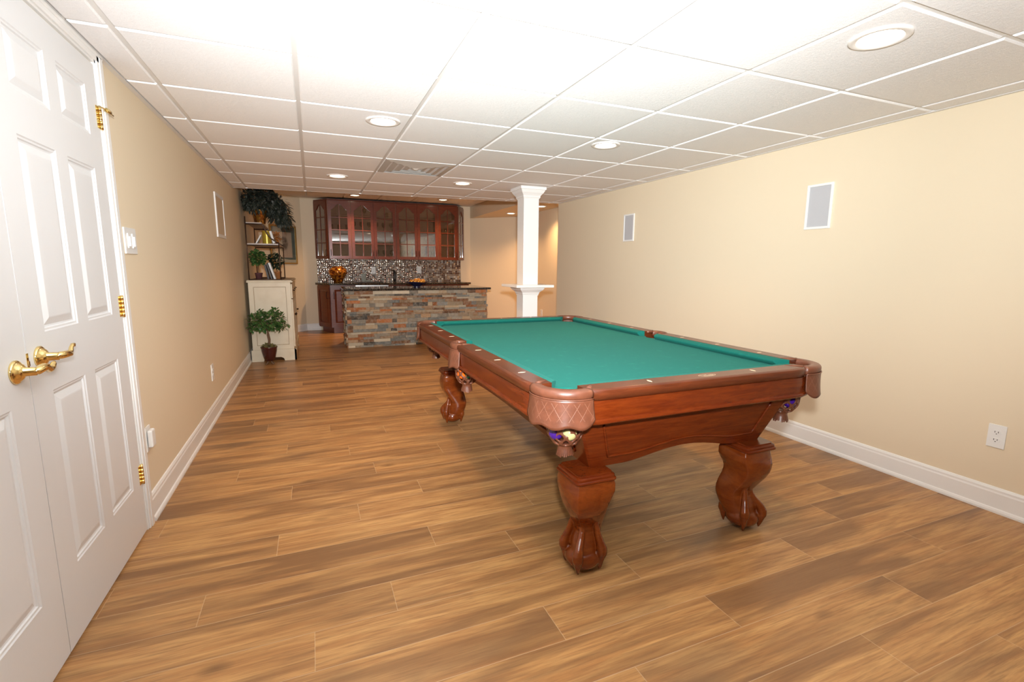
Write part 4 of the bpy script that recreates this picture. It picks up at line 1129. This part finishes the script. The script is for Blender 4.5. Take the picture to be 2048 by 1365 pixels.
# ------------------------------------------------------------------ ETAGERE on the cabinet
EX0, EX1, EY0, EY1 = .055, .415, 6.90, 7.95; EZ = HZ+.0005
t = thing('metal_shelf_rack', 'dark iron shelf rack with curved ends standing on the cream cabinet', 'shelf rack', (EX0, EY0, EZ)); eW = EX1-EX0; eD = EY1-EY0
SH1, SH2 = .445, .690
IR = mat('brown_iron', (.09, .055, .040), .4, .7)
for yy in (0, eD):
    bm = NB()
    tube(bm, [(0, yy, 0), (0, yy, .78)], .007, 8); tube(bm, [(eW, yy, 0), (eW, yy, SH1+.02)], .007, 8); tube(bm, [(0, yy, .006), (eW, yy, .006)], .006, 8)
    tube(bm, [(0, yy, SH2), (.17, yy, SH2), (.195, yy, SH2-.015), (.215, yy, SH2-.06), (.24, yy, SH2-.12), (.28, yy, SH2-.175), (.33, yy, SH2-.205), (eW, yy, SH1+.02)], .0085, 8)
    tube(bm, [(0, yy, SH1-.012), (eW, yy, SH1-.012)], .006, 8)
    obj('end_frame', bm, IR, t, smooth=True)
BS = mat('pale_shelf_board', (.42, .35, .30), .4)
obj('middle_shelf', bx(.008, -.004, SH1-.006, eW+.004, eD+.004, SH1+.010), BS, t)
obj('top_shelf', bx(.008, -.004, SH2+.0085, .185, eD+.004, SH2+.020), BS, t)
bm = NB(); box(bm, .0, -.003, -.0004+.0005, eW+.02, eD, .002); obj('bottom_shelf', bm, IR, t)
# books
def book(x, y, z, w_, d_, h_, tilt, color, label):
    t = thing('book', label, 'book', (x, y, z)); t.rotation_euler = (0, tilt, 0)
    m = mat('cover_'+'_'.join('%02d' % int(c*99) for c in color), color, .5)
    bm = NB(); box(bm, 0, 0, 0, .003, d_, h_); box(bm, w_-.003, 0, 0, w_, d_, h_); box(bm, .003, 0, 0, w_-.003, .003, h_); obj('cover', bm, m, t)
    obj('pages', bx(.0032, .0035, .003, w_-.0032, d_-.004, h_-.003), mat('paper', (.78, .74, .64), .8), t)
Z1 = EZ+.0025; Z2 = EZ+SH1+.011; Z3 = EZ+SH2+.021
book(.150, 6.93, Z2, .014, .16, .125, .52, (.75, .75, .74), 'white book leaning left on the middle rack shelf')
book(.345, 6.96, Z2+.004, .026, .16, .155, -.22, (.78, .78, .76), 'white book leaning against the curve on the middle shelf')
book(.262, 6.92, Z1, .022, .16, .19, -.18, (.03, .022, .02), 'black book leaning on the lowest rack shelf')
book(.302, 6.92, Z1+.003, .018, .16, .20, -.24, (.05, .04, .035), 'dark book between the black and the white book')
book(.335, 6.92, Z1+.004, .022, .16, .215, -.28, (.72, .74, .75), 'tall pale book leaning right on the lowest shelf')
# yellow box / canister on the middle shelf
bm = NB(); lathe(bm, [(.048, 0), (.052, .004), (.052, .150), (.054, .152), (.054, .168), (.002, .170)], 28)
tag(obj('canister', bm, mat('yellow_gold_tin', (.62, .42, .05), .3, .4), None, smooth='auto', loc=(.268, 7.14, Z2)), 'yellow gold canister on the middle shelf of the rack', 'canister')

# ------------------------------------------------------------------ plants
def leaves(bm, c, rad, n, size, sq_=1.0, rnd=None, mi=0, droop=0.0, fill=.35, shape=.45):
    for _ in range(n):
        while True:
            v = Vector((rnd.uniform(-1, 1), rnd.uniform(-1, 1), rnd.uniform(-1, 1)))
            if fill**3 < v.length**3 <= 1: break
        p = Vector((c[0]+v.x*rad[0], c[1]+v.y*rad[1], c[2]+v.z*rad[2]))
        d = (v*.8+Vector((rnd.uniform(-1, 1), rnd.uniform(-1, 1), rnd.uniform(-.8, .6)-droop))).normalized()
        s = d.cross(Vector((rnd.uniform(-.4, .4), rnd.uniform(-.4, .4), 1))).normalized(); L = size*rnd.uniform(.7, 1.3); wd = L*shape*.5
        up_ = s.cross(d)
        pts = [p, p+d*L*.35+s*wd+up_*L*.03, p+d*L*.7+s*wd*.75, p+d*L-up_*L*.10, p+d*L*.7-s*wd*.75, p+d*L*.35-s*wd+up_*L*.03, p+d*L*.5+up_*L*.05]
        vs = [bm.verts.new(q) for q in pts]
        for f in ((0, 1, 6), (1, 2, 6), (2, 3, 6), (3, 4, 6), (4, 5, 6), (5, 0, 6)): fc = bm.faces.new([vs[i] for i in f]); fc.material_index = mi; fc.smooth = True
rp = random.Random(3)
# floor ficus
t = thing('potted_ficus', 'small bushy green tree in a dark footed urn before the cream cabinet', 'plant', (.245, 6.62, 0))
bm = NB(); leaves(bm, (0, 0, .54), (.20, .18, .115), 520, .048, rnd=rp, fill=.15, shape=.6)
for c in ((-.17, 0, .47), (.17, 0, .50), (.10, 0, .64), (-.08, .05, .62), (.14, -.05, .46), (-.15, -.03, .56)): leaves(bm, c, (.065, .06, .05), 45, .042, rnd=rp, fill=0, shape=.6)
for v in bm.verts: v.co.x = max(v.co.x, -.245+.012); v.co.y = min(v.co.y, 6.815-6.62)
obj('foliage', bm, LEAF, t, recalc=False)
bm = NB(); tube(bm, [(0, 0, .225), (.006, .0, .30), (-.004, 0, .37), (.002, 0, .44), (0, 0, .52)], [.014, .012, .012, .011, .008], 8)
tube(bm, [(.01, 0, .24), (.016, .008, .31), (.006, .01, .38), (-.01, .0, .45)], [.008, .008, .007, .006], 7)
for a_ in (0, 1.3, 2.6, 3.9, 5.2): tube(bm, [(0, 0, .42), (.06*math.cos(a_), .06*math.sin(a_), .49), (.13*math.cos(a_), .11*math.sin(a_), .54)], [.006, .005, .003], 6)
obj('trunk', bm, BARK, t, smooth=True)
bm = NB(); leaves(bm, (.0, 0, .232), (.075, .075, .02), 110, .03, rnd=rp, fill=0, shape=.7); obj('ground_moss', bm, mat('moss', (.22, .20, .07), .8), t, recalc=False)
bm = NB(); lathe(bm, [(.045, .045), (.055, .048), (.072, .10), (.088, .17), (.092, .205), (.098, .218), (.096, .226), (.086, .224), (.084, .205), (.002, .20)], 32); obj('urn', bm, mat('oxblood_glaze', (.055, .010, .008), .15, coat=.5), t, smooth=True)
bm = NB()
for k in range(4):
    a_ = PI/4+k*PI/2; c_, s_ = math.cos(a_), math.sin(a_)
    tube(bm, [(.045*c_, .045*s_, .060), (.030*c_, .030*s_, .045), (.030*c_, .030*s_, .025), (.055*c_, .055*s_, .008), (.066*c_, .066*s_, .006)], [.008, .009, .009, .008, .006], 8)
obj('urn_stand', bm, BARK, t, smooth=True)
# big dark plant on the top shelf
t = thing('potted_fern', 'large dark silk plant in a gold pot on top of the rack', 'plant', (.205, 7.12, Z3))
bm = NB(); loft(bm, [[(.062*a_, .062*b_, 0) for a_, b_ in [(math.cos(2*PI*i/24), math.sin(2*PI*i/24)) for i in range(24)]], [(.085*a_, .085*b_, .15) for a_, b_ in [(math.cos(2*PI*i/24), math.sin(2*PI*i/24)) for i in range(24)]], [(.090*a_, .090*b_, .155) for a_, b_ in [(math.cos(2*PI*i/24), math.sin(2*PI*i/24)) for i in range(24)]], [(.090*a_, .090*b_, .168) for a_, b_ in [(math.cos(2*PI*i/24), math.sin(2*PI*i/24)) for i in range(24)]], [(.080*a_, .080*b_, .165) for a_, b_ in [(math.cos(2*PI*i/24), math.sin(2*PI*i/24)) for i in range(24)]], [(.075*a_, .075*b_, .15) for a_, b_ in [(math.cos(2*PI*i/24), math.sin(2*PI*i/24)) for i in range(24)]]], smooth=True); obj('pot', bm, GOLD, t, smooth='auto')
bm = NB(); leaves(bm, (.02, .03, .29), (.225, .30, .14), 1500, .075, rnd=rp, fill=.1, shape=.38, droop=.2)
leaves(bm, (.22, .05, .20), (.12, .14, .16), 420, .085, rnd=rp, fill=.1, shape=.25, droop=.7)
leaves(bm, (.28, .05, .08), (.09, .10, .10), 200, .085, rnd=rp, fill=.1, shape=.22, droop=.9)
for v in bm.verts: v.co.x = max(v.co.x, -.205+.012+.02*random.random())
obj('foliage', bm, LEAFD, t, recalc=False)
bm = NB()
for k in range(7):
    a_ = k*.9; tube(bm, [(.02*math.cos(a_), .02*math.sin(a_), .14), (.08*math.cos(a_), .10*math.sin(a_), .26), (.15*math.cos(a_), .20*math.sin(a_), .30)], .004, 5)
obj('stems', bm, BARK, t, smooth=True)
# second orange flower pot plant to its right (bronze accent)
t = thing('potted_topiary', 'green ball plant in a terracotta pot on the lowest rack shelf', 'plant', (.150, 7.08, Z1))
bm = NB(); lathe(bm, [(.030, 0), (.034, .003), (.044, .07), (.047, .072), (.047, .085), (.040, .085), (.038, .07), (.002, .065)], 24); obj('pot', bm, mat('purple_brown_clay', (.14, .055, .055), .5), t, smooth=True)
bm = NB(); tube(bm, [(0, 0, .07), (.003, 0, .12), (0, 0, .2)], .006, 6); obj('stem', bm, BARK, t, smooth=True)
bm = NB(); leaves(bm, (.0, 0, .275), (.10, .09, .09), 480, .035, rnd=rp, fill=.15, shape=.7); obj('foliage', bm, LEAF, t, recalc=False)
t = thing('potted_shrub', 'dark green round plant in an orange pot behind the leaning books', 'plant', (.36, 7.22, Z1))
bm = NB(); lathe(bm, [(.034, 0), (.038, .003), (.050, .085), (.054, .088), (.054, .10), (.046, .10), (.044, .08), (.002, .075)], 24); obj('pot', bm, mat('orange_clay', (.42, .16, .05), .5), t, smooth=True)
bm = NB(); leaves(bm, (-.02, 0, .24), (.095, .10, .10), 420, .035, rnd=rp, fill=.15, shape=.6); obj('foliage', bm, mat('deep_leaf', (.012, .035, .018), .45), t, recalc=False)
bm = NB(); tube(bm, [(0, 0, .08), (-.01, 0, .18)], .006, 6); obj('stem', bm, BARK, t, smooth=True)
bm = NB(); leaves(bm, (0, 0, .10), (.05, .06, .06), 120, .04, rnd=rp, fill=.1, shape=.5)
t = thing('dried_arrangement', 'amber dried flower arrangement at the right end of the middle shelf', 'plant', (.355, 7.40, Z2))
obj('dried_flowers', bm, mat('amber_petals', (.45, .17, .04), .6), t, recalc=False)
bm = NB(); lathe(bm, [(.025, 0), (.030, .002), (.038, .04), (.030, .06), (.033, .065), (.026, .062), (.002, .05)], 20); obj('vase_body', bm, GOLD, t, smooth=True)

# ------------------------------------------------------------------ framed picture on the angled wall
c = Vector((.345, 9.545, 1.572)); t = thing('framed_picture', 'framed botanical print with teal mat on the angled rear wall', 'picture', c+Vector((.001, -.001, 0)), PI/4)
pw, ph = .285, .335
bm = NB(); s = .028; strip(bm, [(-pw, -ph), (pw, -ph), (pw, ph), (-pw, ph)], [(-pw+s, -ph+s), (pw-s, -ph+s), (pw-s, ph-s), (-pw+s, ph-s)], -.025, 0); obj('frame', bm, mat('antique_gold', (.42, .27, .09), .35, .5), t, bevel=.004)
obj('mat_board', bx(-pw+s, -.010, -ph+s, pw-s, 0, ph-s), mat('teal_mat', (.15, .235, .225), .8), t)
k = NT('botanical_print'); tc = k.n('TexCoord').outputs['Object']
nn = k.noise(tc, 9, 4, .6); vo = k.n('TexGradient', gradient_type='SPHERICAL'); mp = k.n('Mapping'); k.l(tc, mp.inputs[0]); mp.inputs['Location'].default_value = (.1, 0, -.15); mp.inputs['Scale'].default_value = (7.5, 1, 6.5); k.l(mp.outputs[0], vo.inputs[0])
ff = k.math('MULTIPLY', k.rng(vo.outputs[0], .05, .35), k.rng(nn, .35, .55))
k.l(k.mix(ff, (.72, .62, .50), (.20, .19, .15)), k.b.inputs['Base Color'])
obj('print', bx(-pw+.105, -.012, -ph+.115, pw-.105, -.0101, ph-.115), k.m, t)
obj('picture_glass', bx(-pw+s, -.016, -ph+s, pw-s, -.0145, ph-s), GLASS, t)
